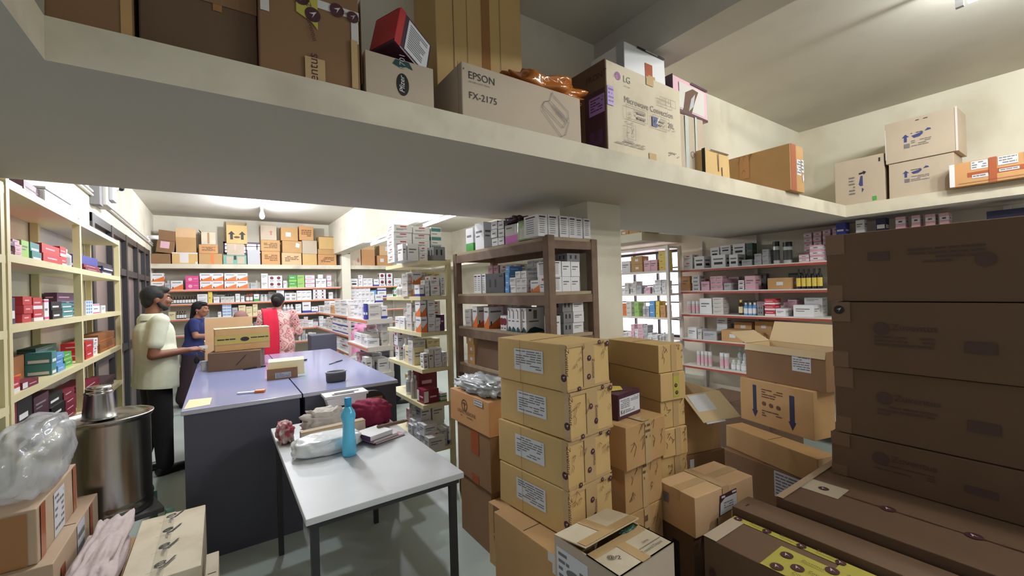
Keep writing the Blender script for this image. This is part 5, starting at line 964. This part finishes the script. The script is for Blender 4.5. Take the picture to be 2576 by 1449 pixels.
row(V2, 'x+', Q, 1.46, [(34, 46, 745, 'wbt', 1, 1, .07), (48, 60, 748, 'n', 1, 1, .08), (62, 73, 752, 'wbt', 1, 1, .07), (78, 100, 745, 'r', 1, 3, .14), (102, 124, 748, 'rw', 1, 2, .14), (128, 141, 752, 'wp', 1, 1, .1), (146, 170, 758, 'bk', 1, 2, .14), (172, 198, 762, 'tg', 1, 3, .13), (226, 246, 756, 'bw', 1, 1, .13), (248, 262, 764, 'wp', 1, 1, .1), (264, 274, 768, 'w', 1, 1, .1)])
row(V2, 'x+', Q, 1.46, [(34, 66, 708, 'r', 1, 4, .07), (68, 96, 706, 'm', 1, 4, .07), (98, 126, 712, 'r', 1, 3, .07), (224, 256, 735, 'pu', 1, 2, .06)], inset=.155)
row(V3, 'x+', Q, 1.155, [(34, 58, 950, 'rw', 1, 1, .05, .005), (62, 98, 955, 'mw', 1, 1, .05, .005), (144, 156, 882, 'tg', 1, 2, .1), (158, 176, 886, 'bl', 1, 3, .12), (178, 196, 884, 'gr', 1, 2, .12), (226, 244, 858, 'r', 1, 2, .12), (246, 256, 850, 'wr', 1, 2, .1), (260, 300, 836, 'br', 1, 2, .12)])
row(V3, 'x+', Q, 1.155, [(34, 138, 902, 'br', 1, 1, .09), (150, 196, 866, 'dk', 1, 3, .07)], inset=.09)
row(V3, 'x+', Q, 1.155, [(34, 142, 876, 'dt', 1, 2, .04)], inset=.185)
row(V4, 'x+', Q, .84, [(36, 60, 1010, 'm', 1, 2, .14), (64, 100, 1000, 'bk', 1, 2, .14), (104, 140, 990, 'pm', 1, 2, .14), (144, 176, 985, 'bk', 1, 3, .14), (178, 204, 978, 'm', 1, 4, .14), (226, 262, 958, 'm', 1, 3, .15), (264, 298, 952, 'pm', 1, 3, .15)])
# --- deeper rows that crowd the shelves
MIX = ['ow', 'w', 'wr', 'lg', 'lp', 'w', 'cr']
for z, hs in ((1.52, (.12, .21)), (1.245, (.14, .22)), (.97, (.14, .22)), (.70, (.10, .20)), (.36, (.14, .26))):
    nm = {1.52: G1, 1.245: G2, .97: G3, .70: G4, .36: G5}[z]
    fill(nm, 'x-', 1.23, z, 976, 1010, 750, *hs, MIX, dep=.10, inset=.13, wr=(.06, .11))
for nm, z in ((F2, 1.0), (F3, .72)): fill(nm, 'x-', 1.23, z, 880, 900, 850, .1, .2, MIX, dep=.10, inset=.15)
for nm, z in ((S2, 1.47), (S3, 1.2), (S4, .91)): fill(nm, 'y', 9.53, z, 500, 840, 760, .10, .19, ['w', 'lg', 'ow', 'g', 'lg'], dep=.12, inset=.24, wr=(.10, .18), hr=(.06, .1), skip=.25)
for nm, z in ((R2, 1.476), (R3, 1.205), (R4, .905)): fill(nm, 'x-', 4.6, z, 1712, 2010, 760, .08, .18, ['g', 'dg', 'lp', 'k', 'dk', 'pm'], dep=.07, inset=.29, wr=(.08, .16), skip=.3)  # dark cartons added at the back to deepen the shelf shade
# --- labels: every carton says where it stands
ENDS = {'back wall': 'glazed partition', 'back column': 'back column', 'wooden': None, 'man-side': 'clear bag end'}
for sh, cells in SHELF.items():
    end = next((v for k, v in ENDS.items() if k in sh), None) or 'far end'
    by = {}
    for c in cells: by.setdefault(c[3], []).append(c)
    for st, cs in by.items():
        ph = ST[st][0]; cols = sorted({round(c[0], 3) for c in cs})
        for c in cs:
            i = cols.index(round(c[0], 3)); lb = ph
            if len(cols) > 1: lb += f", {ORD[i]} from {end}"
            if c[2] > 1: lb += ', '+('bottom one' if c[1] == 0 else 'topmost' if c[1] == c[2]-1 else f'{ORD[c[1]]} up')
            c[4]['label'] = f'{lb}, {sh}'; c[4]['group'] = f'{ph}s on {sh}'

# ------------------------------------------------------------------ cartons on the back loft
def bl(label, x0, x1, yt, k, z0=None, y0=None, decor=(), dep=.30, Y=9.54, name='carton', tilt=0., fl=None):
    a, b = on_y(x0, yt, Y), on_y(x1, yt, Y); zb = 2.182 if z0 is None else z0; t = on_y((x0+x1)/2, yt, Y).z
    carton(name, label, (a.x, Y), b.x-a.x, dep, t-zb, zb, k, 0, decor, rot=(0, tilt, 0) if tilt else None, group='cartons on the back loft', flaps=fl); return t+.002
ar = [('arrow', 'arrow_mark', 'F', .24, .45, .16, 'ink', 0), ('arrow', 'arrow_mark', 'F', .76, .45, .16, 'ink', 0), ('oval', 'print', 'F', .5, .35, .05, 'inkbr', .02)]
tl = [('lines', 'print', 'F', .15, .25, .85, .75, 4, 'inkbr')]
wt_ = [('rect', 'sticker', 'F', .35, .35, .65, .7, 'label')]
t = bl('dull carton under the leaning one in the back loft corner', 379, 429, 638, 'kraftd')
bl('leaning greyish carton in the back loft corner', 390, 436, 577, 'kraftd', t+.03, decor=[('rect', 'sticker', 'F', .2, .2, .7, .5, 'lpink'), ('rect', 'fold', 'F', 0, .54, 1, .56, 'inkbr')], tilt=7)
t = bl('long carton with white corner tape on the back loft', 432, 497, 635, 'kraft3', decor=[('rect', 'tape', 'F', .3, .1, .64, .9, 'tapew'), ('rect', 'tape', 'F', 0, .88, 1, 1, 'tapew'), ('rect', 'tape', 'F', .9, 0, 1, .2, 'tapew')])
bl('tall carton with raised pale flap over the white taped carton', 442, 493, 597, 'kraft', t, fl=[('F', 3, .16, 'kraft2'), ('K', 15, .1, 'kraftd')])
t = bl('carton with orange tape beside the white taped carton', 500, 559, 638, 'kraft', decor=[('rect', 'tape', 'F', .5, 0, .64, 1, 'orange')])
t = bl('low kraft carton under the rounded pale carton', 500, 548, 615, 'krafto', t, decor=tl)
bl('rounded pale carton with brown tape near the small window', 506, 542, 584, 'kraftp', t, decor=[('rect', 'tape', 'F', .42, .05, .56, .95, 'tape')], fl=[('L', 40, .06, 'kraftd'), ('K', 20, .05, 'kraftd')])
t = bl('green wrapped carton with two pale panels on the back loft', 561, 620, 642, 'turq', decor=[('rect', 'panel', 'F', .14, .08, .42, .85, 'kraftg'), ('rect', 'panel', 'F', .60, .08, .92, .85, 'kraftg'), ('rect', 'tape', 'F', .45, .5, .56, .95, 'ink')])
t = bl('grey-tan carton between arrow carton and green carton', 570, 614, 613, 'kraftg', t, decor=[('rect', 'tape', 'F', .4, .4, .54, .95, 'tapeo')])
bl('yellowish carton with two up arrows before the small window', 569, 621, 567, 'kraft3', t, decor=ar, fl=[('K', 20, .12, 'kraftd'), ('R', 20, .1, 'kraftd')])
bl('light grey board carton under the small window', 622, 654, 628, 'lgrey')
t = bl('orange-brown carton under a kraft carton beyond the window', 658, 704, 632, 'krafto', decor=tl); t = bl('kraft carton between pale and orange-brown cartons', 656, 704, 604, 'kraft', t, decor=wt_[:0]+tl)
bl('pale carton with a red arrow, top of its stack', 655, 695, 567, 'kraftg', t, decor=[('arrow', 'arrow_mark', 'F', .65, .5, .09, 'tapeo', 0)], fl=[('K', 10, .06, 'lpink')])
t = bl('printed pinkish carton under a white stickered carton', 709, 758, 636, 'kraft2', decor=tl); t = bl('kraft carton with tilted white sticker, middle of its stack', 710, 759, 606, 'kraft', t, decor=[('poly', 'sticker', 'F', ((.66, .5), (.86, .42), (.9, .75), (.70, .85)), 'label')])
bl('kraft carton with square white sticker, top of its stack', 706, 749, 572, 'kraft', t, decor=[('rect', 'sticker', 'F', .28, .3, .58, .62, 'label')])
t = bl('lowest plain carton beside the printed pinkish carton', 761, 797, 639, 'kraft3'); t = bl('plain pale carton under the orange printed carton', 760, 797, 605, 'kraftg', t)
bl('orange printed carton leaning beside the white stickered one', 752, 788, 569, 'krafto', t, decor=tl, dep=.26)
t = bl('printed carton at the bottom beside the back column', 800, 846, 640, 'krafto', decor=tl); t = bl('flat open carton with paper inside beside the back column', 800, 844, 627, 'kraft', t); bl('plain kraft carton on top beside the back column', 802, 841, 595, 'kraft3', t, decor=[('rect', 'fold', 'F', 0, .95, 1, 1, 'kraftd')])
bl('beige carton with red mark just beyond the back column', 880, 907, 624, 'kraftg', decor=[('oval', 'print', 'F', .75, .3, .02, 'tapeo', .05)])
t = bl('orange-brown carton glowing under the tube light', 909, 942, 628, 'krafto', dep=.2, fl=[('F', 10, .10, 'kraft2'), ('R', 30, .1, 'kraft')])
t = bl('carton with white sticker under a pinkish carton', 948, 988, 643, 'krafto', decor=[('rect', 'sticker', 'F', .2, .35, .42, .7, 'label')]); bl('pinkish carton with white sticker beside the cream rack pile', 954, 990, 618, 'kraft2', t, decor=[('rect', 'sticker', 'F', .4, .45, .6, .9, 'label')])
# cartons on the far loft seen right of the column
for i, (x0, x1, yt, lb) in enumerate(((1560, 1580, 584, 'kraft carton with white sticker on far loft beside the column'), (1581, 1608, 586, 'plain kraft carton on far loft, second from the column'), (1610, 1640, 590, 'low kraft carton on far loft, third from the column'))):
    a, b = on_x(x0, yt, 4.22), on_x(x1, yt, 4.22); t = on_x(x0, yt, 4.22).z
    carton('carton', lb, (4.23, a.y), a.y-b.y, .3, max(.06, t-2.202), 2.202, 'kraft', -90, [('rect', 'sticker', 'F', .2, .2, .6, .6, 'label')] if i == 0 else [])
# ------------------------------------------------------------------ people
def remeshed(mb, name, voxel, parent, mat_key, smooth=6):
    o = mb.build(name, smooth=True)
    m = o.modifiers.new('r', 'REMESH'); m.mode = 'VOXEL'; m.voxel_size = voxel; m.use_smooth_shade = True
    s = o.modifiers.new('s', 'SMOOTH'); s.factor = .5; s.iterations = smooth
    dg = bpy.context.evaluated_depsgraph_get(); me = bpy.data.meshes.new_from_object(o.evaluated_get(dg)); me.name = name
    o.modifiers.clear(); old = o.data; o.data = me; bpy.data.meshes.remove(old)
    me.materials.clear(); me.materials.append(P[mat_key]); me.polygons.foreach_set('use_smooth', [True]*len(me.polygons))
    if parent: o.parent = parent
    return o
def hand(mb, w, d, palm_n, side, grip=.6, k='skin', sc=1.):
    """hand at wrist w pointing along d, palm facing palm_n; side = direction of the thumb"""
    w, d = Vector(w), Vector(d).normalized(); n = (Vector(palm_n)-d*Vector(palm_n).dot(d)).normalized(); s = (Vector(side)-d*Vector(side).dot(d)); s = (s-n*s.dot(n)).normalized()
    a, b = w+d*.015*sc, w+d*.075*sc
    for t in (-.028, -.010, .010, .028): mb.capsule(a+s*t*.7*sc, b+s*t*sc, .016*sc, .0135*sc, k)
    for t, L in ((.032, .078), (.011, .085), (-.011, .080), (-.031, .064)):
        p = b+s*t*sc; dd = d
        for j, seg in enumerate((.45, .32, .25)):
            ang = grip*(.55+.25*j); dd = (dd*math.cos(ang)+n*math.sin(ang)).normalized(); q = p+dd*L*seg*sc
            mb.capsule(p, q, (.0092-.0008*j)*sc, (.0088-.0010*j)*sc, k, 10); p = q
    p = w+d*.025*sc+s*.025*sc; dd = (d*.65+s*.7+n*.25).normalized()
    for j, L in enumerate((.034, .030, .024)):
        q = p+dd*L*sc; mb.capsule(p, q, (.012-.0015*j)*sc, (.0105-.001*j)*sc, k, 10); p = q; dd = (dd*.8+n*.45+d*.15).normalized()
def person(label, loc, rz, J, skin='skin', top=None, bottom=None, hair='short', sleeves=.62, belly=1.0, head_yaw=0., head_pitch=0., voxel=.010, extra=None, female=False, grip=.5, bottom_kind='trousers', shirt_hem=.0, hands=True, group=None, shoes='black', hem=None):
    """One continuous skin body posed by the joints J (local: facing +Y, person's own left is -X) with clothing as parts."""
    root = empty('person', loc, rz, label, 'person', group); V = lambda k: Vector(J[k])
    mb = MB(); hd = V('head')
    HM = Matrix.Translation(hd) @ Matrix.Rotation(head_yaw, 4, 'Z') @ Matrix.Rotation(head_pitch, 4, 'X')
    H = lambda x, y, z: HM @ Vector((x, y, z))
    def hb(c, r, k='skin', b=None):
        b = b or mb; bm = bmesh.new(); bmesh.ops.create_uvsphere(bm, u_segments=16, v_segments=12, radius=1)
        for v in bm.verts: v.co = Vector((c[0]+v.co.x*r[0], c[1]+v.co.y*r[1], c[2]+v.co.z*r[2]))
        b.bm(bm, k, HM)
    hb((0, -.012, .022), (.074, .092, .092)); hb((0, .022, -.030), (.058, .066, .078)); hb((0, .040, -.072), (.034, .040, .032))
    mb.capsule(H(0, .090, .012), H(0, .108, -.020), .009, .0135); hb((0, .098, -.024), (.017, .012, .010)); hb((0, .084, .034), (.052, .014, .012))
    hb((0, .088, -.050), (.024, .012, .008)); hb((0, .084, -.060), (.021, .012, .008))
    for s in (-1, 1): hb((s*.036, .072, -.016), (.022, .020, .022)); hb((s*.075, -.010, -.006), (.010, .020, .031))
    mb.capsule(V('neck')+Vector((0, -.005, -.03)), H(0, -.018, -.055), .056 if not female else .047, .052 if not female else .045)
    for a, b, ra, rb, fl in (('pelvis', 'waist', .145, .130*belly, 1.0), ('waist', 'chest', .130*belly, .140, 1.0), ('chest', 'neck', .135, .06, 1.0)): mb.capsule(V(a), V(b), ra*.82, rb*.82)
    wd = .93 if female else 1.
    for s in 'LR':
        sh, el, wr = V('sh'+s), V('el'+s), V('wr'+s)
        mb.capsule(V('chest')+Vector((0, 0, .02)), sh, .085, .058*wd).capsule(sh, el, .050*wd, .040*wd).capsule(el, wr, .041*wd, .027*wd)
        d = (wr-el).normalized()
        if hands: hand(mb, wr, (d+Vector(J.get('hd'+s, (0, 0, 0)))), J.get('pn'+s, (0, .2, -1)), J.get('th'+s, ((1 if s == 'L' else -1), .2, .3)), grip)
        mb.capsule(V('hip'+s), V('kn'+s), .088, .060).capsule(V('kn'+s), V('an'+s), .058, .040)
        mb.capsule(V('an'+s)+Vector((0, -.03, -.045)), V('to'+s), .034, .026)
    body = remeshed(mb, 'body', voxel*.8, root, skin, 4)
    if top:
        t = MB(); g = 1.06
        t.capsule(V('pelvis')+Vector((0, 0, shirt_hem)), V('waist'), .160, .150*belly).capsule(V('waist'), V('chest'), .150*belly, .150).capsule(V('chest'), V('neck')+Vector((0, -.005, -.045)), .140, .070)
        for s in 'LR':
            sh, el = V('sh'+s), V('el'+s); e = sh+(el-sh)*min(1, sleeves)
            t.capsule(V('chest')+Vector((0, 0, .03)), sh, .095, .068*wd).capsule(sh, e, .066*wd, .062*wd)
            if sleeves > 1: t.capsule(el, el+(V('wr'+s)-el)*(sleeves-1), .052*wd, .043*wd)
        for q in (-.062, .062): t.capsule(V('pelvis')+Vector((q, 0, shirt_hem)), V('waist')+Vector((q*.8, .01, 0)), .152, .140*belly)
        sx = remeshed(t, 'shirt' if not female else 'blouse', voxel, root, top, 5)
        if hem is not None:
            bm = bmesh.new(); bm.from_mesh(sx.data); r_ = bmesh.ops.bisect_plane(bm, geom=bm.verts[:]+bm.edges[:]+bm.faces[:], plane_co=(0, 0, hem), plane_no=(0, .12, 1), clear_inner=True); bm.to_mesh(sx.data); bm.free()
        if not female and hands:
            c = V('neck'); MB().lathe((c.x, c.y-.002, c.z-.035), [(.094, -.012), (.086, .030), (.076, .046), (.068, .036), (.072, 0)], top, 24).build('collar', parent=sx, smooth=True)
    if bottom:
        t = MB(); t.capsule(V('pelvis'), V('pelvis')+Vector((0, 0, .06)), .148, .140)
        if bottom_kind == 'trousers':
            for s in 'LR': t.capsule(V('hip'+s), V('kn'+s), .096, .080).capsule(V('kn'+s), V('an'+s)+Vector((0, 0, .01)), .078, .064)
        else:
            for s in 'LR': t.capsule(V('hip'+s), V('kn'+s), .125, .125).capsule(V('kn'+s), V('an'+s)+Vector((0, 0, .06)), .125, .115)
            t.capsule(V('pelvis'), (V('anL')+V('anR'))/2+Vector((0, 0, .08)), .14, .13)
        remeshed(t, bottom_kind, voxel*1.1, root, bottom, 5)
    if shoes:
        for s in 'LR': MB().capsule(V('an'+s)+Vector((0, -.035, -.045)), V('to'+s)+Vector((0, .01, .002)), .042, .034, shoes, flat=1.0).build('sandal', parent=root, smooth=True)
    h = MB()
    if hair:
        hb((0, -.026, .036), (.084, .094, .094), 'hair', h); hb((0, .030, .082), (.064, .060, .040), 'hair', h); hb((0, -.062, -.010), (.068, .050, .070), 'hair', h)
        for s in (-1, 1): hb((s*.066, -.014, .040), (.019, .056, .044), 'hair', h)
        if hair == 'short': hb((0, .062, .086), (.052, .036, .026), 'hair', h)
        if hair == 'long':
            h.capsule(H(0, -.085, .0), H(0, -.115, -.12), .045, .035, 'hair').capsule(H(0, -.115, -.12), H(0, -.10, -.26), .035, .022, 'hair')
        if hair == 'bun': hb((0, -.125, .010), (.045, .040, .045), 'hair', h)
        remeshed(h, 'hair', voxel*.9, root, 'hair', 3)
    for s in (-1, 1):
        e = MB(); bm = bmesh.new(); bmesh.ops.create_uvsphere(bm, u_segments=12, v_segments=8, radius=.0085)
        for v in bm.verts: v.co += Vector((s*.031, .0775, .012))
        e.bm(bm, 'offw', HM)
        bm = bmesh.new(); bmesh.ops.create_uvsphere(bm, u_segments=10, v_segments=6, radius=.005)
        for v in bm.verts: v.co += Vector((s*.031, .0825, .012))
        e.bm(bm, 'black', HM); e.build('eye', parent=root, smooth=True)
    if extra: extra(root, H, hb, V)
    return root
def stand(h=1.68, lean=0., w=.165):
    k = h/1.68; f = lambda x, y, z: (x*k, y*k+lean*z, z*k)
    J = dict(pelvis=f(0, 0, .90), waist=f(0, .01, 1.05), chest=f(0, .0, 1.25), neck=f(0, -.01, 1.42), head=f(0, .025, 1.555))
    for s, q in (('L', -1), ('R', 1)):
        J.update({'sh'+s: f(q*w*1.08, -.005, 1.365), 'el'+s: f(q*.235, -.02, 1.09), 'wr'+s: f(q*.24, .08, .86), 'hip'+s: f(q*.085, 0, .88), 'kn'+s: f(q*.095, .015, .48), 'an'+s: f(q*.10, -.02, .085), 'to'+s: f(q*.12, .15, .035)})
    return J
# man in the pale polo shirt, profile to the camera, holding a slip and keys
J = stand(1.68)
J.update(elR=(.215, -.075, 1.075), wrR=(.165, .20, 1.085), elL=(-.20, -.02, 1.07), wrL=(-.03, .235, 1.07), pnR=(-.4, .0, -.9), thR=(-.6, .2, .5), pnL=(.3, 0, -.9), thL=(.6, .2, .5),
         knL=(-.10, .02, .48), anL=(-.11, -.10, .085), toL=(-.12, .10, .035), anR=(.09, .03, .085), toR=(.10, .22, .035))
P['polo'] = mat('pale_green_polo_cloth', (210, 214, 192), rough=.95, noise=.05, nscale=18, bump=.25)
P['blackcloth'] = mat('black_cloth', (28, 28, 32), rough=.95, bump=.2, nscale=20)
P['navycloth'] = mat('navy_blouse_cloth', (44, 54, 104), rough=.95, bump=.2, nscale=20)
P['plumcloth'] = mat('dark_plum_cloth', (52, 38, 46), rough=.95, bump=.2, nscale=20)
P['pinkshirt'] = mat('pink_shirt_cloth', (216, 140, 176), rough=.9, bump=.2, nscale=20)
P['camo'] = mat('grey_patterned_cloth', (150, 152, 150), rough=.95, nscale=26, stain=(76, 82, 82))
P['scarlet'] = mat('scarlet_cloth', (206, 28, 62), rough=.85, noise=.06, nscale=12, bump=.15)
def man_extra(root, H, hb, V):
    b = MB(); hb((0, .050, -.082), (.036, .036, .024), 'hair', b); hb((0, .094, -.041), (.026, .009, .006), 'hair', b)
    for s in (-1, 1): b.capsule(H(s*.060, -.004, -.020), H(s*.050, .022, -.062), .014, .018, 'hair').capsule(H(s*.050, .022, -.062), H(s*.024, .060, -.080), .018, .020, 'hair')
    remeshed(b, 'beard', .006, root, 'hair', 3)
person('man in pale polo shirt and black trousers looking at the counter', (-.50, 4.95, 0), math.radians(-68), J, 'skin', 'polo', 'blackcloth', 'short', .66, 1.02, head_yaw=-.15, extra=man_extra, shirt_hem=-.12, hem=.775)
M_ = Matrix.Translation((-.50, 4.95, 0)) @ Matrix.Rotation(math.radians(-68), 4, 'Z')
q = M_ @ Vector((.10, .325, 1.075))
tag(MB().box(-.02, -.002, 0, .05, .002, .03, 'label').build('paper_slip', loc=q, rz=.3), 'small white slip held in the fingers of the polo shirt man', 'paper')
q = M_ @ Vector((.125, .275, 1.03))
o = empty('key_ring', q, 0, 'black key fob hanging from the hand of the polo shirt man', 'keys'); MB().ball((0, 0, -.055), (.024, .012, .035), 'black', 14).build('fob', parent=o, smooth=True); MB().tube([(0, 0, .02), (.006, 0, 0), (0, 0, -.03)], .003, 'steel').build('ring', parent=o)
# woman in the navy blouse reaching to the carton
J = stand(1.50, .10)
J.update(elR=(.22, .17, 1.02), wrR=(.14, .42, 1.01), elL=(-.22, .16, 1.03), wrL=(-.12, .42, 1.04))
def ear(root, H, hb, V):
    for s in (-1, 1): b = MB(); hb((s*.083, -.005, -.04), (.007, .007, .007), 'cream', b); b.build('earring', parent=root)
person('woman in navy blouse and dark long skirt reaching to the open carton', (-.42, 7.75, 0), math.radians(-104), J, 'skin2', 'navycloth', 'plumcloth', 'long', .55, .92, head_yaw=-.25, voxel=.012, female=True, bottom_kind='skirt', extra=ear)
# person bending behind her
J = stand(1.5, .0)
J.update(chest=(0, .25, 1.02), neck=(0, .36, 1.12), head=(0, .44, 1.20), shL=(-.17, .30, 1.08), shR=(.17, .30, 1.08), elL=(-.22, .40, .88), elR=(.22, .40, .88), wrL=(-.12, .58, .85), wrR=(.12, .58, .85), waist=(0, .08, .95))
P['veil'] = mat('dusty_mauve_headscarf', (150, 112, 108), rough=.95, nscale=20, noise=.15)
def veil(root, H, hb, V):
    b = MB(); hb((0, -.02, .02), (.098, .11, .112), 'veil', b); b.capsule(H(0, -.05, -.06), H(0, -.10, -.16), .09, .10, 'veil'); remeshed(b, 'headscarf', .012, root, 'veil', 4)
person('person bending behind the navy blouse woman, head covered in mauve', (-.13, 8.55, 0), math.radians(-75), J, 'skin2', 'plumcloth', 'plumcloth', None, 1.5, .95, voxel=.013, female=True, bottom_kind='skirt', extra=veil)
# woman in the printed dress with a red stole, seen from behind
m = bpy.data.materials.new('pink_block_print_cloth'); m.use_nodes = True; nt = m.node_tree; b_ = nt.nodes['Principled BSDF']; b_.inputs['Roughness'].default_value = .9
tc = nt.nodes.new('ShaderNodeTexCoord'); mp = nt.nodes.new('ShaderNodeMapping'); mp.inputs['Rotation'].default_value = (.2, .78, .3); vo = nt.nodes.new('ShaderNodeTexVoronoi'); vo.inputs['Scale'].default_value = 13; vo.distance = 'CHEBYCHEV'; vo.inputs['Randomness'].default_value = .35
rp = nt.nodes.new('ShaderNodeValToRGB'); rp.color_ramp.interpolation = 'CONSTANT'
for pos, c in ((0, (150, 84, 92)), (.16, (226, 180, 172)), (.30, (196, 128, 130)), (.42, (232, 196, 190))):
    e = rp.color_ramp.elements[0] if pos == 0 else rp.color_ramp.elements.new(pos); e.position = pos; e.color = (*lin(c), 1)
rp.color_ramp.elements[-1].color = (*lin((120, 60, 72)), 1)
nt.links.new(tc.outputs['Object'], mp.inputs['Vector']); nt.links.new(mp.outputs[0], vo.inputs['Vector']); nt.links.new(vo.outputs['Distance'], rp.inputs['Fac']); nt.links.new(rp.outputs[0], b_.inputs['Base Color']); P['print'] = m
J = stand(1.60)
J.update(neck=(0, .01, 1.36), head=(.01, .045, 1.475), shL=(-.185, .0, 1.30), shR=(.185, .0, 1.30), elL=(-.26, .03, 1.02), elR=(.27, .04, 1.02), wrL=(-.16, .24, .97), wrR=(.20, .26, .96))
def stole(root, H, hb, V):
    s = MB(); xs = (-.20, -.02); pr = [(.155, 1.05), (.125, 1.25), (.085, 1.335), (.0, 1.385), (-.10, 1.35), (-.165, 1.22), (-.178, 1.0), (-.182, .80), (-.185, .55)]
    vs, fs = [], []
    for j, (y, z) in enumerate(pr):
        for i in range(7):
            x = xs[0]+(xs[1]-xs[0])*i/6; f = .010*math.sin(i*2.1+j*.5); dz = -.10*max(0, (.12-abs(x+.01))/.12)*0
            vs.append((x+.006*math.sin(j*1.3), y-f-(.012 if j > 4 else 0), z+f*.4+dz))
    for j in range(len(pr)-1):
        for i in range(6): fs.append((j*7+i, j*7+i+1, j*7+i+8, j*7+i+7))
    s.add(vs, fs, 'scarlet'); o = s.build('stole', parent=root, smooth=True)
    m = o.modifiers.new('t', 'SOLIDIFY'); m.thickness = .008; m.offset = 0
person('woman in pink printed dress with a red stole, seen from behind', (.66, 6.80, 0), math.radians(2), J, 'skin2', 'print', 'print', 'bun', 1.35, 1.08, head_yaw=-.3, head_pitch=-.1, voxel=.012, female=True, bottom_kind='skirt', extra=stole)
tag(MB().rbox(0, 0, 0, .34, .30, .98, 'slate', r=.004).build('cabinet', loc=(1.04, 6.55, 0)), 'slate grey low cabinet before the printed dress woman', 'cabinet')
# seated man in pink behind the counter rack, and a kneeling worker
def sit(zs=.42):
    J = stand(1.62); d = .90-zs-.08
    for k in ('pelvis', 'waist', 'chest', 'neck', 'head', 'shL', 'shR', 'elL', 'elR', 'wrL', 'wrR', 'hipL', 'hipR'): J[k] = (J[k][0], J[k][1], J[k][2]-d)
    for s, q in (('L', -1), ('R', 1)): J.update({'kn'+s: (q*.14, .40, zs+.06), 'an'+s: (q*.14, .42, .085), 'to'+s: (q*.15, .58, .035), 'el'+s: (q*.25, .12, zs+.28), 'wr'+s: (q*.15, .34, zs+.26)})
    return J
ps = on_y(912, 815, 6.0)
person('man in pink shirt seated behind the counter rack', (ps.x, 6.02, 0), math.radians(-100), sit(.58), 'skin', 'pinkshirt', 'blackcloth', 'short', .9, 1.05, voxel=.014)
tag(MB().rbox(-.19, -.19, 0, .19, .10, .47, 'kraft').build('carton', loc=(ps.x, 6.02, 0), rz=math.radians(-100)), 'kraft carton used as a seat by the pink shirt man', 'carton')
J = sit(.20); J.update(chest=(0, .16, .62), neck=(0, .27, .76), head=(0, .34, .86), shL=(-.17, .2, .72), shR=(.17, .2, .72), waist=(0, .06, .48), elL=(-.24, .32, .5), elR=(.24, .32, .5), wrL=(-.12, .5, .42), wrR=(.12, .5, .42), knL=(-.2, .36, .42), knR=(.2, .36, .42))
kx = on_y(893, 880, 5.55)
person('worker in grey patterned shirt crouching behind the counter corner', (kx.x-.16, 5.60, 0), math.radians(-100), J, 'skin', 'camo', 'blackcloth', 'short', .7, 1.0, voxel=.014)

# ------------------------------------------------------------------ past three hundred: the cartons that show least become one mass
bpy.context.view_layer.update(); dg = bpy.context.evaluated_depsgraph_get()
def shows(o):
    d = o.dimensions; M = o.matrix_world; n = 0
    for c in ((.5, 0, .5), (.1, 0, .9), (.9, 0, .9), (.5, 0, .95), (.9, .02, .1), (.1, .02, .1), (1, .5, .8), (0, .5, .8)):
        p = M @ Vector((c[0]*d.x, c[1]*d.y, c[2]*d.z)); v = p-EYE; L = v.length
        hit, _l, _n, _i, ob, _m = SC.ray_cast(dg, EYE, v/L, distance=L+.004)
        if hit and ob.original == o or (hit and ob.name == o.name): n += 1
    q = (M.translation-EYE); return n*max(d.x, d.y)*d.z/max(.3, q.dot(CF))**2
ALL = [o for o in bpy.data.objects if o.name.split('.')[0] == 'medicine_carton']
rank = sorted(ALL, key=shows, reverse=True)
rest = rank[292:]
if rest:
    mass = MB()
    for o in rest:
        M = o.matrix_world; b = len(mass.v); mass.v += [tuple(M @ v.co) for v in o.data.vertices]
        mi = [mass.mi(m) for m in o.data.materials]
        for p_ in o.data.polygons: mass.f.append(tuple(b+j for j in p_.vertices)); mass.m.append(mi[p_.material_index])
    for o in rest: me = o.data; bpy.data.objects.remove(o); bpy.data.meshes.remove(me)
    tag(mass.build('carton_stock'), 'many small white cartons crowded deeper on the shelves', 'carton stock', kind='stuff')
